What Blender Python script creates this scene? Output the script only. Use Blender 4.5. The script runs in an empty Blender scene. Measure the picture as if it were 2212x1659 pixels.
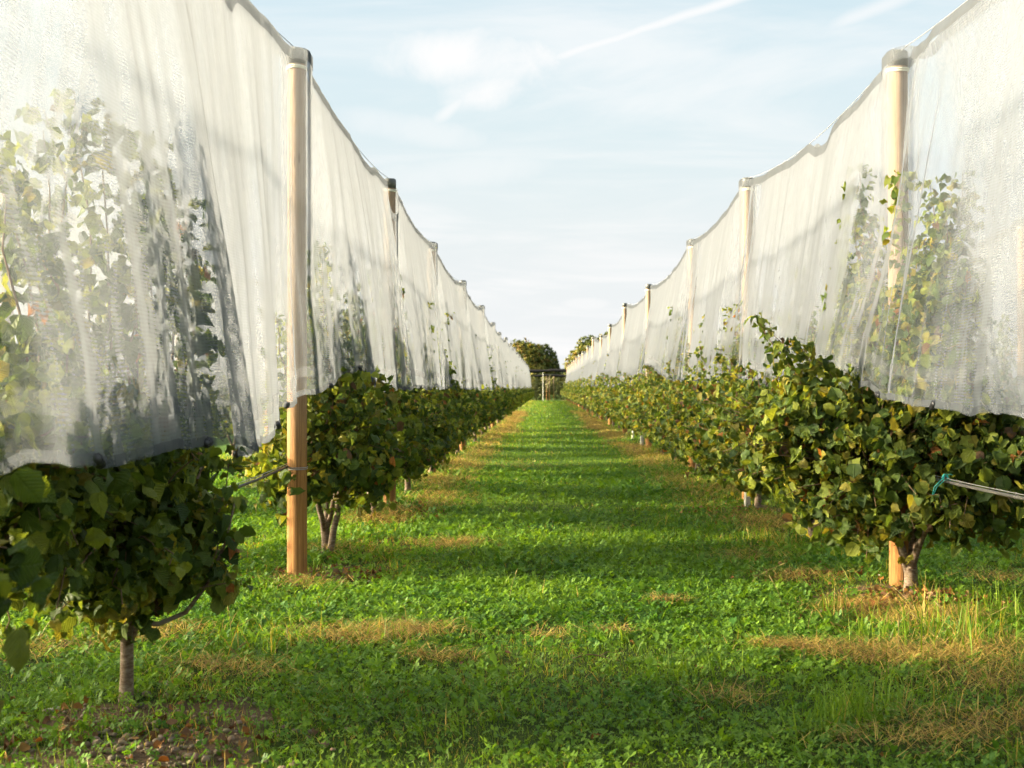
import bpy, math, random
import numpy as np
from mathutils import Vector

S = bpy.context.scene
COL = S.collection
R = math.radians

# ------------------------------------------------------------------ camera
F = 2808.0                      # focal length in pixels of a 2212 px wide picture
VPX, VPY = 1178.0, 838.0        # where the rows vanish
CAMH = 1.5
cam = bpy.data.cameras.new("camera")
cam.sensor_width = 36.0
cam.lens = F / 2212.0 * 36.0
cam.shift_x = -(VPX - 1106.0) / 2212.0
cam.shift_y = (VPY - 829.5) / 2212.0
cam.clip_start = 0.05
cam.clip_end = 3000.0
cam.dof.use_dof = True
cam.dof.focus_distance = 8.6
cam.dof.aperture_fstop = 4.5
camo = bpy.data.objects.new("camera", cam)
COL.objects.link(camo)
camo.location = (0, 0, CAMH)
camo.rotation_euler = (R(90), 0, 0)
S.camera = camo

# ------------------------------------------------------------------ light
SUN_EL = 12.3
SUN_AZ = 180.5                    # direction towards the sun, degrees counter-clockwise from +X
sd = Vector((math.cos(R(SUN_AZ)) * math.cos(R(SUN_EL)), math.sin(R(SUN_AZ)) * math.cos(R(SUN_EL)), math.sin(R(SUN_EL))))
sun = bpy.data.lights.new("sun", 'SUN')
sun.energy = 2.3
sun.angle = R(0.8)
sun.color = (1.0, 0.86, 0.64)
suno = bpy.data.objects.new("sun", sun)
COL.objects.link(suno)
suno.location = (-60, 0, 30)
suno.rotation_euler = sd.to_track_quat('Z', 'Y').to_euler()

S.view_settings.view_transform = 'Standard'
S.view_settings.look = 'None'
S.view_settings.gamma = 1.0
S.view_settings.exposure = 2.85
S.cycles.use_denoising = True
S.cycles.transparent_max_bounces = 32
S.cycles.max_bounces = 8
S.cycles.diffuse_bounces = 4
S.cycles.sample_clamp_indirect = 6.0
S.cycles.caustics_reflective = False
S.cycles.caustics_refractive = False


class NT:
    """small node-tree helper"""
    def __init__(self, nt):
        self.nt = nt
        nt.nodes.clear()

    def n(self, typ, **kw):
        nd = self.nt.nodes.new(typ)
        for k, v in kw.items():
            setattr(nd, k, v)
        return nd

    def put(self, sock, v):
        if hasattr(v, 'is_linked') or isinstance(v, bpy.types.NodeSocket):
            self.nt.links.new(v, sock)
        elif v is not None:
            sock.default_value = v

    def m(self, op, a, b=None, c=None, clamp=False):
        nd = self.n('ShaderNodeMath', operation=op, use_clamp=clamp)
        self.put(nd.inputs[0], a)
        if b is not None:
            self.put(nd.inputs[1], b)
        if c is not None:
            self.put(nd.inputs[2], c)
        return nd.outputs[0]

    def sm(self, v, a, b):
        nd = self.n('ShaderNodeMapRange', interpolation_type='SMOOTHSTEP')
        self.put(nd.inputs['Value'], v)
        nd.inputs['From Min'].default_value = a
        nd.inputs['From Max'].default_value = b
        return nd.outputs[0]

    def mix(self, f, a, b, blend='MIX'):
        nd = self.n('ShaderNodeMix', data_type='RGBA', blend_type=blend)
        self.put(nd.inputs[0], f)
        self.put(nd.inputs[6], a)
        self.put(nd.inputs[7], b)
        return nd.outputs[2]

    def noise(self, vec, scale, detail=3.0, rough=0.55, dist=0.0):
        nd = self.n('ShaderNodeTexNoise')
        if vec is not None:
            self.put(nd.inputs['Vector'], vec)
        nd.inputs['Scale'].default_value = scale
        nd.inputs['Detail'].default_value = detail
        nd.inputs['Roughness'].default_value = rough
        nd.inputs['Distortion'].default_value = dist
        return nd.outputs[0]

    def xyz(self, x, y, z):
        nd = self.n('ShaderNodeCombineXYZ')
        self.put(nd.inputs[0], x)
        self.put(nd.inputs[1], y)
        self.put(nd.inputs[2], z)
        return nd.outputs[0]

    def sep(self, v):
        nd = self.n('ShaderNodeSeparateXYZ')
        self.put(nd.inputs[0], v)
        return nd.outputs

    def mapping(self, v, scale=(1, 1, 1), rot=(0, 0, 0)):
        nd = self.n('ShaderNodeMapping')
        self.put(nd.inputs['Vector'], v)
        nd.inputs['Scale'].default_value = scale
        nd.inputs['Rotation'].default_value = rot
        return nd.outputs[0]


# ------------------------------------------------------------------ sky
W = bpy.data.worlds.new("World")
S.world = W
W.use_nodes = True
t = NT(W.node_tree)
sky = t.n('ShaderNodeTexSky', sky_type='NISHITA')
sky.sun_disc = False
sky.sun_elevation = R(SUN_EL)
sky.sun_rotation = R(90.0 - SUN_AZ)
sky.air_density = 1.0
sky.dust_density = 1.2
sky.ozone_density = 1.5
sky.altitude = 100
d = t.n('ShaderNodeTexCoord').outputs['Generated']
dx, dy, dz = t.sep(d)
dyy = t.m('MAXIMUM', t.m('ABSOLUTE', dy), 0.05)
a = t.m('DIVIDE', dx, dyy)
b = t.m('DIVIDE', dz, dyy)
up = t.m('ADD', t.m('MAXIMUM', dz, 0.0), 0.12)
plane = t.xyz(t.m('DIVIDE', dx, up), t.m('DIVIDE', dy, up), 0.0)
wisp = t.noise(t.mapping(plane, scale=(0.55, 1.1, 1), rot=(0, 0, 0.5)), 1.3, 7, 0.6, 0.6)
wispm = t.m('MULTIPLY', t.sm(wisp, 0.42, 0.72), 0.55)
ab = t.xyz(a, b, 0.0)
wob = t.noise(ab, 16.0, 6, 0.62, 0.3)
wob2 = t.m('SUBTRACT', wob, 0.5)
fronth = t.m('GREATER_THAN', dy, 0.0)


def blob(ca, cb, ra, rb, amp=1.5, lo=1.0, hi=0.35, tilt=0.0):
    ua = t.m('SUBTRACT', a, ca)
    ub = t.m('SUBTRACT', t.m('SUBTRACT', b, cb), t.m('MULTIPLY', ua, tilt))
    q = t.m('ADD', t.m('POWER', t.m('ABSOLUTE', t.m('DIVIDE', ua, ra)), 2.0), t.m('POWER', t.m('ABSOLUTE', t.m('DIVIDE', ub, rb)), 2.0))
    q = t.m('ADD', q, t.m('MULTIPLY', wob2, amp))
    return t.m('MULTIPLY', t.sm(q, lo, hi), fronth)


def trail(p0, p1, w, fade0, fade1, amp=0.006):
    lx, ly = p1[0] - p0[0], p1[1] - p0[1]
    L = math.hypot(lx, ly)
    lx, ly = lx / L, ly / L
    ua = t.m('SUBTRACT', a, p0[0])
    ub = t.m('SUBTRACT', b, p0[1])
    along = t.m('ADD', t.m('MULTIPLY', ua, lx), t.m('MULTIPLY', ub, ly))
    acr = t.m('SUBTRACT', t.m('MULTIPLY', ub, lx), t.m('MULTIPLY', ua, ly))
    acr = t.m('ABSOLUTE', t.m('ADD', acr, t.m('MULTIPLY', wob2, amp)))
    f = t.sm(acr, w, 0.0)
    f = t.m('MULTIPLY', f, t.sm(along, -fade0, fade0))
    f = t.m('MULTIPLY', f, t.sm(along, L + fade1, L - fade1))
    return t.m('MULTIPLY', f, fronth)


def AB(px, py):
    return ((px - VPX) / F, (VPY - py) / F)


c1 = t.m('MULTIPLY', blob(AB(1020, 140)[0], AB(0, 128)[1], 0.100, 0.030, 2.1, 1.15, -0.3, -0.06), 0.85)
c2 = t.m('MULTIPLY', blob(AB(1055, 195)[0], AB(0, 188)[1], 0.050, 0.022, 2.4, 1.1, -0.4, 0.2), 0.8)
c3 = t.m('MULTIPLY', trail(AB(940, 262), AB(1010, 205), 0.008, 0.012, 0.012), 0.6)
c4 = t.m('MULTIPLY', trail(AB(1180, 132), AB(1640, -20), 0.0075, 0.02, 0.03), 0.75)
c5 = t.m('MULTIPLY', trail(AB(1790, 58), AB(1990, -18), 0.010, 0.02, 0.03), 0.55)
c6 = t.m('MULTIPLY', trail(AB(1220, 185), AB(1350, 208), 0.006, 0.015, 0.02), 0.4)
c7 = t.m('MULTIPLY', blob(AB(1265, 655)[0], AB(0, 657)[1], 0.022, 0.006, 1.2, 1.0, 0.2), 0.30)
c8 = t.m('MULTIPLY', blob(AB(900, 285)[0], AB(0, 280)[1], 0.075, 0.016, 1.8, 1.0, 0.0, -0.18), 0.35)
c9 = t.m('MULTIPLY', blob(AB(1000, 370)[0], AB(0, 370)[1], 0.085, 0.018, 1.8, 1.0, 0.0, 0.1), 0.30)
cl = wispm
for c in (c1, c2, c3, c4, c5, c6, c7, c8, c9):
    cl = t.m('MAXIMUM', cl, c)
# thin veil that thickens towards the horizon
veil = t.m('MULTIPLY', t.sm(dz, 0.42, 0.0), 0.35)
veil = t.m('ADD', veil, 0.70)
SKYS = 0.050
bg = t.n('ShaderNodeBackground')
veilc = t.mix(t.sm(dz, 0.30, 0.0), (1.96, 2.33, 2.38, 1), (2.50, 2.55, 2.57, 1))
col = t.mix(veil, sky.outputs[0], veilc)
col = t.mix(cl, col, (2.98, 2.90, 2.86, 1))
# added glow in the sky round the low sun, out of frame, softening shadows
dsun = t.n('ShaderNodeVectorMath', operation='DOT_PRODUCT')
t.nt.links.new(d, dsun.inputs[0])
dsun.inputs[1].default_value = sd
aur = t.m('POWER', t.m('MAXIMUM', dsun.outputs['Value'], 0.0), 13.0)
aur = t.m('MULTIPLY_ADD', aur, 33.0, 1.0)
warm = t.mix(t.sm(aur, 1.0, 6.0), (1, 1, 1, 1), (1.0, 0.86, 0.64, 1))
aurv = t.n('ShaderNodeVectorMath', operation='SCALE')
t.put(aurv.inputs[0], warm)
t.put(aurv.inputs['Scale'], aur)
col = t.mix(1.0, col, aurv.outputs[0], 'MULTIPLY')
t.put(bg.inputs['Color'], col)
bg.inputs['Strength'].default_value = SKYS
wo = t.n('ShaderNodeOutputWorld')
t.nt.links.new(bg.outputs[0], wo.inputs[0])

# ------------------------------------------------------------------ mesh helpers


def vn(x, y, seed=0):
    seed = int(seed)
    x = np.asarray(x, float)
    y = np.asarray(y, float)
    xi = np.floor(x).astype(np.int64)
    yi = np.floor(y).astype(np.int64)
    fx = x - xi
    fy = y - yi
    fx = fx * fx * (3 - 2 * fx)
    fy = fy * fy * (3 - 2 * fy)

    def h(i, j):
        n = (i * 374761393 + j * 668265263 + seed * 974634721) & 0xffffffff
        n = ((n ^ (n >> 13)) * 1274126177) & 0xffffffff
        n = n ^ (n >> 16)
        return (n & 0xffff) / 32767.5 - 1.0
    return (h(xi, yi) * (1 - fx) + h(xi + 1, yi) * fx) * (1 - fy) + (h(xi, yi + 1) * (1 - fx) + h(xi + 1, yi + 1) * fx) * fy


def fbm(x, y, seed=0, oct=3):
    s = 0
    am = 1.0
    tot = 0
    for k in range(oct):
        s = s + am * vn(np.asarray(x) * 2 ** k, np.asarray(y) * 2 ** k, seed + k * 17)
        tot += am
        am *= 0.5
    return s / tot


def make_mesh(name, verts, polys, mats, cols=None, uvs=None, smooth=True, matidx=None):
    """polys: list of (n,k) index arrays. cols: per vertex rgb. uvs: per vertex uv"""
    me = bpy.data.meshes.new(name)
    verts = np.asarray(verts, np.float32)
    polys = [np.asarray(p, np.int32) for p in polys if len(p)]
    loops = np.concatenate([p.ravel() for p in polys])
    tot = np.concatenate([np.full(len(p), p.shape[1], np.int32) for p in polys])
    start = np.concatenate([[0], np.cumsum(tot)[:-1]]).astype(np.int32)
    me.vertices.add(len(verts))
    me.vertices.foreach_set('co', verts.ravel())
    me.loops.add(len(loops))
    me.loops.foreach_set('vertex_index', loops)
    me.polygons.add(len(tot))
    me.polygons.foreach_set('loop_start', start)
    me.polygons.foreach_set('loop_total', tot)
    me.polygons.foreach_set('use_smooth', np.full(len(tot), smooth))
    if not isinstance(mats, (list, tuple)):
        mats = [mats]
    for m in mats:
        me.materials.append(m)
    if matidx is not None:
        me.polygons.foreach_set('material_index', np.asarray(matidx, np.int32))
    if cols is not None:
        at = me.attributes.new('tint', 'FLOAT_COLOR', 'POINT')
        c4_ = np.ones((len(verts), 4), np.float32)
        c4_[:, :3] = cols
        at.data.foreach_set('color', c4_.ravel())
    if uvs is not None:
        uv = me.uv_layers.new(name='UVMap')
        uv.data.foreach_set('uv', np.asarray(uvs, np.float32)[loops].ravel())
    me.update(calc_edges=True)
    me.validate()
    return me


class MB:
    """collects geometry for one mesh"""
    def __init__(self):
        self.v = []
        self.p = {3: [], 4: []}
        self.c = []
        self.nv = 0
        self.ng = []

    def add(self, verts, quads=None, tris=None, col=None):
        verts = np.asarray(verts, float)
        if quads is not None and len(quads):
            self.p[4].append(np.asarray(quads) + self.nv)
        if tris is not None and len(tris):
            self.p[3].append(np.asarray(tris) + self.nv)
        self.v.append(verts)
        if col is not None:
            col = np.asarray(col, float)
            self.c.append(np.broadcast_to(col, (len(verts), 3)) if col.ndim == 1 else col)
        self.nv += len(verts)

    def tube(self, pts, rad, sides=8, cap=True, col=None):
        pts = np.asarray(pts, float)
        n = len(pts)
        rad = np.broadcast_to(np.asarray(rad, float), (n,))
        tg = np.gradient(pts, axis=0)
        tg /= np.linalg.norm(tg, axis=1)[:, None] + 1e-9
        ref = np.array([0, 0, 1.0]) if abs(tg[0][2]) < 0.9 else np.array([1.0, 0, 0])
        uu = np.cross(ref, tg)
        uu /= np.linalg.norm(uu, axis=1)[:, None] + 1e-9
        ww = np.cross(tg, uu)
        an = np.linspace(0, 2 * np.pi, sides, endpoint=False)
        ring = uu[:, None, :] * np.cos(an)[None, :, None] + ww[:, None, :] * np.sin(an)[None, :, None]
        V = (pts[:, None, :] + ring * rad[:, None, None]).reshape(-1, 3)
        i = np.arange(n - 1)[:, None] * sides
        j = np.arange(sides)[None, :]
        j2 = (j + 1) % sides
        q = np.stack([i + j, i + j2, i + sides + j2, i + sides + j], -1).reshape(-1, 4)
        tr = None
        if cap:
            V = np.concatenate([V, pts[:1], pts[-1:]])
            jj = np.arange(sides)
            k = (jj + 1) % sides
            tr = np.concatenate([np.stack([k, jj, np.full(sides, n * sides)], -1),
                                 np.stack([(n - 1) * sides + jj, (n - 1) * sides + k, np.full(sides, n * sides + 1)], -1)])
        self.add(V, q, tr, col)

    def box(self, c, s, col=None):
        x, y, z = np.array(s) / 2.0
        V = np.array([[-x, -y, -z], [x, -y, -z], [x, y, -z], [-x, y, -z], [-x, -y, z], [x, -y, z], [x, y, z], [-x, y, z]]) + np.array(c)
        q = [[0, 3, 2, 1], [4, 5, 6, 7], [0, 1, 5, 4], [1, 2, 6, 5], [2, 3, 7, 6], [3, 0, 4, 7]]
        self.add(V, q, None, col)

    def lathe(self, prof, sides=20, wob=None, col=None):
        """prof: (r,z) list, closed at the ends when r==0"""
        prof = np.asarray(prof, float)
        an = np.linspace(0, 2 * np.pi, sides, endpoint=False)
        V = np.stack([prof[:, 0][:, None] * np.cos(an), prof[:, 0][:, None] * np.sin(an), np.repeat(prof[:, 1][:, None], sides, 1)], -1)
        if wob is not None:
            V[..., :2] *= (1 + wob * vn(np.cos(an)[None, :] * 2 + V[..., 2] * 0.7, np.sin(an)[None, :] * 2 + 5.0, 3))[..., None]
        n = len(prof)
        i = np.arange(n - 1)[:, None] * sides
        j = np.arange(sides)[None, :]
        j2 = (j + 1) % sides
        q = np.stack([i + j, i + j2, i + sides + j2, i + sides + j], -1).reshape(-1, 4)
        self.add(V.reshape(-1, 3), q, None, col)

    def mesh(self, name, mat, smooth=True):
        V = np.concatenate(self.v)
        P = [np.concatenate(x) for x in (self.p[4], self.p[3]) if x]
        C = np.concatenate(self.c) if self.c and sum(len(c) for c in self.c) == len(V) else None
        return make_mesh(name, V, P, mat, C, smooth=smooth)


def obj(name, me, parent=None, loc=None):
    o = bpy.data.objects.new(name, me)
    COL.objects.link(o)
    if parent is not None:
        o.parent = parent
    if loc is not None:
        o.location = loc
    return o


def tag(o, label, cat, group=None, kind=None):
    o['label'] = label
    o['category'] = cat
    if group:
        o['group'] = group
    if kind:
        o['kind'] = kind
    return o


def thing(name, loc, label, cat, group=None, rz=0.0, sc=1.0):
    o = bpy.data.objects.new(name, None)
    o.empty_display_size = 0.2
    COL.objects.link(o)
    o.location = loc
    o.rotation_euler = (0, 0, rz)
    o.scale = (sc, sc, sc)
    return tag(o, label, cat, group)


ORD = ['', 'first', 'second', 'third', 'fourth', 'fifth', 'sixth', 'seventh', 'eighth', 'ninth', 'tenth', 'eleventh', 'twelfth',
       'thirteenth', 'fourteenth', 'fifteenth', 'sixteenth', 'seventeenth', 'eighteenth', 'nineteenth', 'twentieth']

# ------------------------------------------------------------------ materials


def newmat(name):
    m = bpy.data.materials.new(name)
    m.use_nodes = True
    return m, NT(m.node_tree)


def out(t_, sh, disp=None):
    o = t_.n('ShaderNodeOutputMaterial')
    t_.nt.links.new(sh, o.inputs[0])
    return o


def principled(t_, col, rough=0.6, spec=0.4, normal=None, metal=0.0):
    p = t_.n('ShaderNodeBsdfPrincipled')
    t_.put(p.inputs['Base Color'], col)
    t_.put(p.inputs['Roughness'], rough)
    t_.put(p.inputs['Specular IOR Level'], spec)
    t_.put(p.inputs['Metallic'], metal)
    if normal is not None:
        t_.put(p.inputs['Normal'], normal)
    return p.outputs[0]


def bump(t_, h, strength=0.4, dist=0.01):
    b_ = t_.n('ShaderNodeBump')
    b_.inputs['Strength'].default_value = strength
    b_.inputs['Distance'].default_value = dist
    t_.put(b_.inputs['Height'], h)
    return b_.outputs[0]


def leaf_material(name, trans=0.35, veins=True, tgain=(1.5, 1.35, 0.6), rough=0.50, spec=0.25):
    m, t_ = newmat(name)
    at = t_.n('ShaderNodeAttribute', attribute_name='tint')
    colr = at.outputs['Color']
    tc = t_.n('ShaderNodeTexCoord')
    nz = t_.noise(tc.outputs['Object'], 45.0, 3)
    colr = t_.mix(t_.m('MULTIPLY', t_.sm(nz, 0.35, 0.75), 0.45), colr, t_.mix(1.0, colr, (0.62, 0.60, 0.55, 1), 'MULTIPLY'))
    nrm = None
    if veins:
        uv = t_.n('ShaderNodeUVMap').outputs[0]
        u, v, _ = t_.sep(uv)
        av = t_.m('ABSOLUTE', t_.m('SUBTRACT', v, 0.5))
        ph = t_.m('SUBTRACT', u, t_.m('MULTIPLY', av, 0.75))
        w = t_.m('SINE', t_.m('MULTIPLY', ph, 56.0))
        mid = t_.sm(av, 0.0, 0.06)
        h = t_.m('ADD', t_.m('MULTIPLY', w, 0.35), mid)
        nrm = bump(t_, h, 0.5, 0.007)
        colr = t_.mix(t_.m('MULTIPLY', t_.sm(w, 0.7, 1.0), 0.22), colr, t_.mix(1.0, colr, (1.5, 1.4, 1.2, 1), 'MULTIPLY'))
    p = principled(t_, colr, rough, spec, nrm)
    tr = t_.n('ShaderNodeBsdfTranslucent')
    t_.put(tr.inputs[0], t_.mix(1.0, colr, tgain + (1,), 'MULTIPLY'))
    if nrm is not None:
        t_.put(tr.inputs['Normal'], nrm)
    mx = t_.n('ShaderNodeMixShader')
    mx.inputs[0].default_value = trans
    t_.nt.links.new(p, mx.inputs[1])
    t_.nt.links.new(tr.outputs[0], mx.inputs[2])
    out(t_, mx.outputs[0])
    return m


M = {}
M['leaf'] = leaf_material('hazel_leaf', 0.42)
M['leaf_far'] = leaf_material('far_leaf', 0.28, False)
M['grass'] = leaf_material('grass_blade', 0.40, False, (1.5, 1.4, 0.5), 0.5, 0.25)
M['straw'] = leaf_material('dry_straw', 0.25, False, (1.2, 1.0, 0.7), 0.6, 0.2)
M['litter'] = leaf_material('fallen_leaf', 0.2, False, (1.2, 0.9, 0.6), 0.7, 0.15)

m, t_ = newmat('post_wood')
tc = t_.n('ShaderNodeTexCoord').outputs['Object']
oi = t_.n('ShaderNodeObjectInfo').outputs['Random']
sx, sy, sz = t_.sep(tc)
ang = t_.m('ARCTAN2', sy, sx)
seedv = t_.m('MULTIPLY', oi, 37.0)
gv = t_.xyz(t_.m('COSINE', ang), t_.m('SINE', ang), t_.m('ADD', t_.m('MULTIPLY', sz, 0.22), seedv))
g1 = t_.noise(gv, 5.5, 6, 0.6, 0.8)
g2 = t_.noise(t_.xyz(t_.m('COSINE', ang), t_.m('SINE', ang), t_.m('ADD', t_.m('MULTIPLY', sz, 0.05), seedv)), 14.0, 5, 0.65, 0.2)
ringv = t_.m('SINE', t_.m('MULTIPLY', g1, 60.0))
wz = t_.sm(t_.m('ADD', sz, t_.m('MULTIPLY', g1, 0.5)), 2.2, 0.9)
cw = t_.mix(t_.sm(g1, 0.3, 0.7), t_.mix(wz, (0.40, 0.30, 0.21, 1), (0.50, 0.245, 0.075, 1)), t_.mix(wz, (0.28, 0.195, 0.125, 1), (0.25, 0.11, 0.032, 1)))
cw = t_.mix(t_.m('MULTIPLY', t_.sm(ringv, 0.2, 1.0), 0.5), cw, (0.20, 0.095, 0.035, 1))
crack = t_.sm(g2, 0.61, 0.67)
cw = t_.mix(t_.m('MULTIPLY', crack, 0.8), cw, (0.06, 0.035, 0.02, 1))
vor = t_.n('ShaderNodeTexVoronoi')
t_.put(vor.inputs['Vector'], t_.xyz(t_.m('COSINE', ang), t_.m('SINE', ang), t_.m('ADD', t_.m('MULTIPLY', sz, 1.6), seedv)))
vor.inputs['Scale'].default_value = 1.3
knot = t_.sm(vor.outputs['Distance'], 0.13, 0.04)
cw = t_.mix(t_.m('MULTIPLY', knot, 0.75), cw, (0.09, 0.05, 0.025, 1))
hh = t_.m('SUBTRACT', t_.m('MULTIPLY', ringv, 0.3), t_.m('MULTIPLY', crack, 2.0))
out(t_, principled(t_, cw, 0.75, 0.2, bump(t_, hh, 0.6, 0.004)))
M['wood'] = m

m, t_ = newmat('cap_plastic')
nz = t_.noise(t_.n('ShaderNodeTexCoord').outputs['Object'], 30.0, 4)
out(t_, principled(t_, t_.mix(nz, (0.05, 0.052, 0.048, 1), (0.12, 0.12, 0.105, 1)), t_.m('MULTIPLY_ADD', nz, 0.3, 0.25), 0.5))
M['cap'] = m
m, t_ = newmat('strap_plastic')
nz = t_.noise(t_.n('ShaderNodeTexCoord').outputs['Object'], 40.0, 3)
out(t_, principled(t_, t_.mix(nz, (0.72, 0.68, 0.52, 1), (0.80, 0.77, 0.64, 1)), 0.5, 0.4))
M['strap'] = m
m, t_ = newmat('hose_plastic')
nz = t_.noise(t_.n('ShaderNodeTexCoord').outputs['Object'], 9.0, 5)
out(t_, principled(t_, t_.mix(nz, (0.02, 0.022, 0.023, 1), (0.085, 0.08, 0.072, 1)), 0.38, 0.5))
M['hose'] = m
m, t_ = newmat('steel_wire')
nz = t_.noise(t_.n('ShaderNodeTexCoord').outputs['Object'], 60.0, 3)
out(t_, principled(t_, t_.mix(nz, (0.32, 0.32, 0.31, 1), (0.5, 0.5, 0.48, 1)), 0.45, 0.5, None, 0.7))
M['wire'] = m
m, t_ = newmat('turquoise_twine')
nz = t_.noise(t_.n('ShaderNodeTexCoord').outputs['Object'], 200.0, 3)
out(t_, principled(t_, t_.mix(nz, (0.02, 0.28, 0.25, 1), (0.06, 0.45, 0.40, 1)), 0.6, 0.3))
M['twine'] = m
m, t_ = newmat('clip_plastic')
nz = t_.noise(t_.n('ShaderNodeTexCoord').outputs['Object'], 80.0, 3)
out(t_, principled(t_, t_.mix(nz, (0.012, 0.012, 0.014, 1), (0.045, 0.045, 0.05, 1)), 0.45, 0.5))
M['clip'] = m
m, t_ = newmat('stake_concrete')
nz = t_.noise(t_.n('ShaderNodeTexCoord').outputs['Object'], 22.0, 6)
out(t_, principled(t_, t_.mix(nz, (0.42, 0.39, 0.33, 1), (0.68, 0.65, 0.58, 1)), 0.85, 0.2, bump(t_, nz, 0.5, 0.004)))
M['stake'] = m
m, t_ = newmat('hazel_bark')
tc = t_.n('ShaderNodeTexCoord').outputs['Object']
n1 = t_.noise(t_.mapping(tc, (1, 1, 3.0)), 26.0, 6, 0.65)
n2 = t_.noise(tc, 7.0, 4)
cb = t_.mix(t_.sm(n1, 0.35, 0.7), (0.12, 0.08, 0.05, 1), (0.27, 0.21, 0.15, 1))
cb = t_.mix(t_.m('MULTIPLY', t_.sm(n2, 0.5, 0.75), 0.5), cb, (0.32, 0.30, 0.25, 1))
out(t_, principled(t_, cb, 0.85, 0.15, bump(t_, n1, 0.7, 0.004)))
M['bark'] = m
m, t_ = newmat('twig_bark')
nz = t_.noise(t_.n('ShaderNodeTexCoord').outputs['Object'], 30.0, 4)
out(t_, principled(t_, t_.mix(nz, (0.10, 0.055, 0.03, 1), (0.22, 0.15, 0.085, 1)), 0.8, 0.2))
M['twig'] = m
m, t_ = newmat('pebble_stone')
at = t_.n('ShaderNodeAttribute', attribute_name='tint').outputs['Color']
nz = t_.noise(t_.n('ShaderNodeTexCoord').outputs['Object'], 60.0, 5)
out(t_, principled(t_, t_.mix(t_.m('MULTIPLY', nz, 0.8), at, t_.mix(1.0, at, (0.5, 0.45, 0.4, 1), 'MULTIPLY')), 0.85, 0.2, bump(t_, nz, 0.5, 0.003)))
M['stone'] = m
m, t_ = newmat('black_hail_net')
nz = t_.noise(t_.n('ShaderNodeTexCoord').outputs['Object'], 6.0, 4)
out(t_, principled(t_, t_.mix(nz, (0.012, 0.012, 0.014, 1), (0.035, 0.03, 0.03, 1)), 0.8, 0.2))
M['blacknet'] = m


def net_material(name, k, albedo, thread=True, tint=None):
    """fine woven mesh: the share of light that passes straight through falls with the slant of the view, as in real mesh"""
    m, t_ = newmat(name)
    g = t_.n('ShaderNodeNewGeometry')
    dt = t_.n('ShaderNodeVectorMath', operation='DOT_PRODUCT')
    t_.nt.links.new(g.outputs['Normal'], dt.inputs[0])
    t_.nt.links.new(g.outputs['Incoming'], dt.inputs[1])
    c = t_.m('MAXIMUM', t_.m('ABSOLUTE', dt.outputs['Value']), 0.07)
    pos = g.outputs['Position']
    px, py, pz = t_.sep(pos)
    n1 = t_.noise(t_.xyz(t_.m('MULTIPLY', py, 6.0), t_.m('MULTIPLY', pz, 2.2), px), 3.0, 4, 0.6, 0.7)
    kk = t_.m('MULTIPLY', t_.m('MULTIPLY_ADD', n1, 1.5, 0.25), k)
    gth = t_.n('ShaderNodeAttribute', attribute_name='tint').outputs['Fac']
    if thread:
        kk = t_.m('MULTIPLY', kk, t_.m('MULTIPLY_ADD', gth, -0.71, 1.0))
    if thread:
        w = t_.m('SINE', t_.m('ADD', t_.m('MULTIPLY', pz, 2 * math.pi / 0.016), t_.m('MULTIPLY', t_.noise(pos, 1.6, 3), 22.0)))
        kk = t_.m('MULTIPLY', kk, t_.m('MULTIPLY_ADD', w, 0.13, 1.0))
    T = t_.m('EXPONENT', t_.m('DIVIDE', t_.m('MULTIPLY', kk, -1.0), t_.m('POWER', c, 1.5)))
    df = t_.n('ShaderNodeBsdfDiffuse')
    tl = t_.n('ShaderNodeBsdfTranslucent')
    # brightness put into the colour by view angle: lighter square-on, darker at a slant
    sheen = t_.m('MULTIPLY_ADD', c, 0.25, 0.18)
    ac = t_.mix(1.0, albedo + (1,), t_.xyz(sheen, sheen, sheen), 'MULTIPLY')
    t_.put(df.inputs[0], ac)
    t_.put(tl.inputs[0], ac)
    nb = bump(t_, t_.noise(t_.xyz(t_.m('MULTIPLY', py, 3.0), t_.m('MULTIPLY', pz, 1.0), px), 5.0, 4, 0.55, 1.2), 0.16, 0.02)
    t_.put(df.inputs['Normal'], nb)
    t_.put(tl.inputs['Normal'], nb)
    m1 = t_.n('ShaderNodeMixShader')
    m1.inputs[0].default_value = 0.51
    t_.nt.links.new(df.outputs[0], m1.inputs[1])
    t_.nt.links.new(tl.outputs[0], m1.inputs[2])
    tp = t_.n('ShaderNodeBsdfTransparent')
    m2 = t_.n('ShaderNodeMixShader')
    t_.nt.links.new(T, m2.inputs[0])
    t_.nt.links.new(m1.outputs[0], m2.inputs[1])
    t_.nt.links.new(tp.outputs[0], m2.inputs[2])
    out(t_, m2.outputs[0])
    return m


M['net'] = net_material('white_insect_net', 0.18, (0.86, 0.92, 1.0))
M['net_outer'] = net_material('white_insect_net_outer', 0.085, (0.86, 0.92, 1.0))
M['hem'] = net_material('grey_hem_tape', 0.26, (0.48, 0.52, 0.56), False)
M['band'] = net_material('white_woven_band', 0.05, (0.9, 0.94, 1.0), False)

# ------------------------------------------------------------------ the ground
ROWL, ROWR, ROWL2, ROWR2 = -1.91, 2.60, -6.5, 7.2
ROWS = (ROWL, ROWR, ROWL2, ROWR2)


def gz(x, y):
    x = np.asarray(x, float)
    y = np.asarray(y, float)
    z = 0.018 * fbm(x * 0.9, y * 0.9, 5, 3) + 0.012 * fbm(x * 4, y * 4, 9, 2)
    for r_ in ROWS:
        z = z + 0.05 * np.exp(-((x - r_) / 0.55) ** 2) * (1 + 0.5 * vn(x * 1.2, y * 0.8, 3))
    return z * np.clip((170 - y) / 30, 0, 1)


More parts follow.
